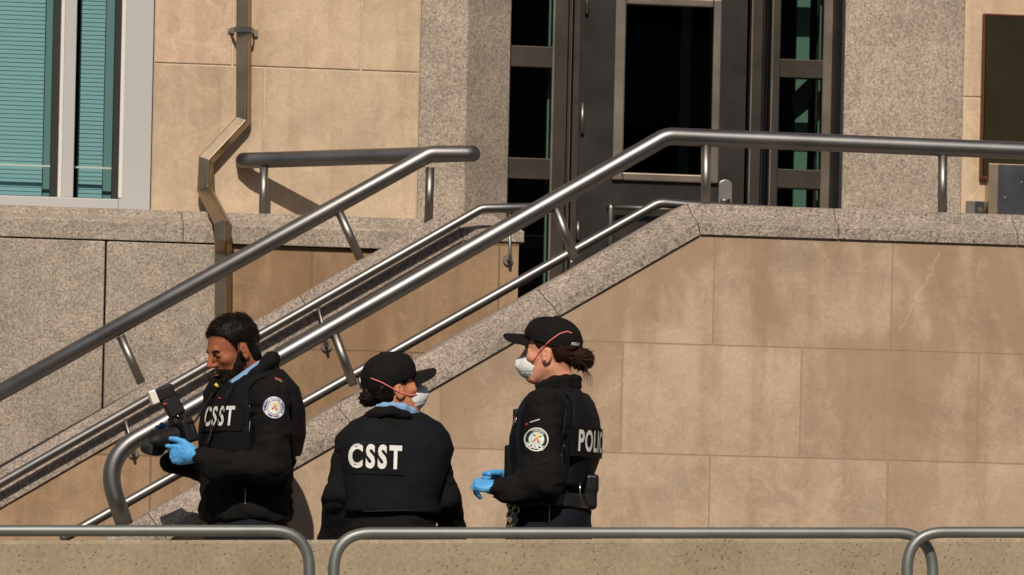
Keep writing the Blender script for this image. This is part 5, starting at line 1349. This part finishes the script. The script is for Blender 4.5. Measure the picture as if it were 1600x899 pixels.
drape(text_mesh('POLICE', .106, .0030, .60, space=1.15), oc, U, (0, 0, 1), nb_, [tv], .0055, 'back_lettering', m_white, P3, ft)
crest_patch(P3, [tj], q3(838, 687, -.25), (1, 0, -.22), (.22, 0, 1), (-.10, -1, 0), .0435, 'police')
drape(polymesh([(-.006, -.004), (.006, -.004), (.006, .004), (-.006, .004)]), q3(823, 663, -.2), (1, 0, .35), (-.35, 0, 1), (-.2, -1, 0), [tj], .004, 'sleeve_flag', m_red, P3)
drape(joinmesh([polymesh([(x, -.0022), (x+.0042, -.0022), (x+.0042, .0022), (x, .0022)]) for x in (-.018, -.0125, -.007, -.0015, .004, .0095, .015)]), q3(836, 658.5, -.2), (1, 0, .28), (-.28, 0, 1), (-.2, -1, 0), [tj], .004, 'sleeve_tape', m_white, P3)
cap, br = cap_of(P3, H, tilt=.30, z0=.034, crown=(.108, .089, .092))
lo, hi = bounds([H.w(.06, 0, 0), H.w(-.18, 0, 0), H.w(0, .09, 0), H.w(0, -.09, 0), H.w(0, 0, .08), H.w(-.05, 0, -.09)], .02)
F_ = Field(list(lo), list(hi), .0028); L = H.loc(F_.P)
cr = smin(ell(L, (-.012, 0, .050), (.098, .076, .080)), ell(L, (-.035, 0, .02), (.068, .069, .066)), .02)
zl = np.interp(L[0].ravel(), [-.13, -.07, -.035, -.018, .014, .03, .045, .06], [-.045, -.046, -.034, .026, .034, .012, .030, .05]).reshape(L[0].shape)
D = smax(cr-.005-.002*vnoise(F_.P, 60, 3), zl-L[2], .008)
D = smin(D, ell(L, (-.120, .0, -.012), (.046, .044, .042)), .010); D = smin(D, cone(L, (-.085, 0, .0), (-.115, 0, -.02), .035, .03), .012)
D = D+.0035*np.sin(70*np.arctan2(L[2]+.01, L[0]+.12)/7+L[1]*110+3*np.sin(L[0]*60))*np.clip((-.075-L[0])*40, 0, 1)
hr = nets(F_, D, 'hair', m_hairbr, P3); H3 = H
strands('hair_strands', hr, 1800, .020, lambda c_, r_: (-H3.f+H3.u*r_.uniform(-.5, .5)) if H3.loc(c_)[0] > -.085 else (c_-H3.w(-.12, 0, -.012)).cross(H3.l).normalized(), m_hairbr, P3, .0006, .12, 6, keep=lambda c_: H3.loc(c_)[0] < -.02)
for k in range(7):
    mb = MB(); p = H.w(-.118-.004*k, .01*(k-3)*.6, -.045); mb.tube([p, p+Vector((.006+.003*k, 0, -.03)), p+Vector((.004*k, 0, -.05-.003*k))], [.0016, .0012, .0005], 5); mb.build('hair_strand', m_hairbr, P3, smooth=True)
mk = mask_of(P3, H, -.014); eyes_of(P3, H, False, m_skinl)
body3 = [c for c in P3.children if c.name.startswith('body')][0]
tc = bvh(cap); trs = [tc, bvh(hr), bvh(body3), bvh(mk)]
pxtube(trs, [(831, 565), (838, 556), (846, 546), (860, 532), (874, 522), (886, 518), (894, 521)], .0022, 'mask_strap', m_strap, P3, .003)
pxtube(trs, [(832, 566), (836, 560), (841, 553), (844, 549)], .0022, 'mask_strap', m_strap, P3, .002)
mb = MB(); p = H.w(.0, .086, -.026); mb.tube([p, p+Vector((0, -.004, 0))], .003, 8); mb.build('earring', m_chrome, P3, smooth=True)
p = hitpx(tc, 899, 538.5, Y3-.05, 0); drape(text_mesh('POLICE', .014, .0005, .9), p, (.75, .6, -.05), (.1, .1, 1), (.5, -.85, .3), [tc], .0045, 'cap_lettering', m_white, P3)
pxtube([tj], [(876, 712), (879, 704), (883, 695)], .0011, 'sleeve_zip', m_zip, P3)
pxtube([tj], [(822, 729), (845, 723), (868, 712)], .0016, 'pocket_seam', m_blk, P3)
pxtube([tv, tj], [(884, 640), (880, 680), (878, 730)], .0018, 'vest_seam', m_blk, P3)
# belt with pouches, badge holder, radio
F_ = Field(*[list(v) for v in bounds([q3(785, 735, -.25), q3(938, 812, .25)], .03)], .0055); P = F_.P
D = loftsd(P, grown(rows, .012), 2.4, yw); D = smax(D, np.abs(P[2]-q3(858, 783).z)-.026, .006); blt = nets(F_, D, 'duty_belt', m_shoe, P3)
F_ = Field(*[list(v) for v in bounds([q3(905, 735, -.12), q3(935, 805, .06)], .03)], .004); P = F_.P
pc = q3(920, 769, -.045)
D = rbox(P, pc, (.027, .045, .066), .016); D = smin(D, rbox(P, pc+Vector((.006, 0, .03)), (.025, .047, .034), .012), .003)
nets(F_, D, 'belt_pouch', m_shoe, P3)
mb = MB(); p = q3(906, 769, -.15); mb.tube([p+Vector((0, 0, .035)), p, p+Vector((.004, 0, -.035))], .003, 8); p2_ = q3(926, 815, -.05); mb.build('belt_clip', m_chrome, P3, smooth=True)
F_ = Field(*[list(v) for v in bounds([q3(788, 690, -.1), q3(804, 752, .02)], .03)], .0035); P = F_.P
D = rbox(P, q3(797, 722, -.05), (.018, .03, .062), .007); nets(F_, D, 'vest_pouch', m_vestp, P3)
F_ = Field(*[list(v) for v in bounds([q3(800, 640, -.15), q3(816, 675, .0)], .03)], .003); P = F_.P
D = ell(P, q3(807, 660, -.085), (.012, .012, .022)); nets(F_, D, 'badge', m_chrome, P3)
D = rbox(P, q3(808, 652, -.06), (.014, .02, .03), .006); nets(F_, D, 'radio_mic', m_plast, P3)
# trousers
F_ = Field(*[list(v) for v in bounds([Vector((hx-.28, hy-.26, g+.03)), Vector((hx+.26, hy+.26, q3(858, 775).z))], .03)], .008); P = F_.P
up = [r for r in rows if r[0] < q3(858, 765).z]
D = smin(legs_field(P, hx, hy, zt, g, dx3, r=(.125, .085, .07)), loftsd(P, up, 2.4, yw), .03)+wrinkle(P, .005, 15, 14); D = smax(D, g+.06-P[2], .01)
tr_o = nets(F_, D, 'trousers', m_pants, P3); tt = bvh(tr_o)
shoes(P3, hx, hy, g, dx3, (-1, .3, 0))
pxtube([tt, tj, bvh(blt)], [(858, 786), (858.5, 800), (858, 818)], .0018, 'pocket_zip', m_zip, P3, .004)
# hands
wr = na[0][3]+Vector((-.006, 0, .0))
F_ = Field(*[list(v) for v in bounds([wr, wr+Vector((-.10, 0, -.10)), wr+Vector((-.08, 0, .06))], .05)], .0026)
D = hand(F_.P, wr+Vector((.02, 0, -.004)), (-.86, .10, .20), (.10, .80, .50), (-.15, -.55, .80), .80, fcurl=[(1.15, .6, .4), (1.25, .55, .4), (1.3, .6, .4), (1.35, .6, .5)], thumb=(.4, .4))
nets(F_, D, 'glove', m_glove, P3)
wr = q3(788, 750, .04)
F_ = Field(*[list(v) for v in bounds([wr, wr+Vector((-.12, -.05, .03)), wr+Vector((-.08, .05, -.06))], .05)], .0028)
D = hand(F_.P, wr, (-.95, -.28, -.05), (-.05, -.3, .95), (-.2, .95, .1), .84, curl=(.9, .8, .5), thumb=(.1, .8))
nets(F_, D, 'glove', m_glove, P3)
# bunch of keys hanging from the belt
KT = thing('key_bunch', 'shiny bunch of keys and clips hanging from the belt below the gloved hands', 'keys', q3(800, 826, -.14))
rk = random.Random(5); kc = q3(801, 792, -.17)
for k in range(3):
    c = q3((799, 806, 797)[k], (789, 797, 806)[k], -.17); r_ = (.016, .012, .013)[k]; mb = MB(); ax_ = Vector((rk.uniform(-.3, .3), 1, rk.uniform(-.4, .4))).normalized(); u_ = ax_.cross(Vector((0, 0, 1))).normalized(); v_ = ax_.cross(u_)
    mb.tube([c+u_*r_*math.cos(t_)+v_*r_*1.2*math.sin(t_) for t_ in np.linspace(0, 2*math.pi, 20)], .0022, 8); mb.build('ring', m_chrome, KT, smooth=True)
for k in range(6):
    a_ = rk.uniform(-.5, .5); c = q3(798+rk.uniform(-5, 10), 806+rk.uniform(-4, 6), -.17-.003*k); L_ = rk.uniform(.035, .05)
    dn = Vector((math.sin(a_), 0, -math.cos(a_))); sd = Vector((dn.z, 0, -dn.x))*-1; mb = MB()
    pr = [(-.008, 0), (-.010, .008), (-.006, .017), (-.0028, .019), (-.0028, L_), (0, L_+.003), (.0028, L_), (.0045, L_-.004), (.0028, L_-.008), (.0045, L_-.013), (.0028, .019), (.006, .017), (.010, .008), (.008, 0)]
    A = [c+sd*x+dn*y for x, y in pr]; n = len(A)
    mb.add(A+[p+Vector((0, .0018, 0)) for p in A], [list(range(n)), list(range(2*n-1, n-1, -1))]+[(i, (i+1) % n, (i+1) % n+n, i+n) for i in range(n)]); mb.build('key', m_chrome if k % 2 else m_brass, KT)
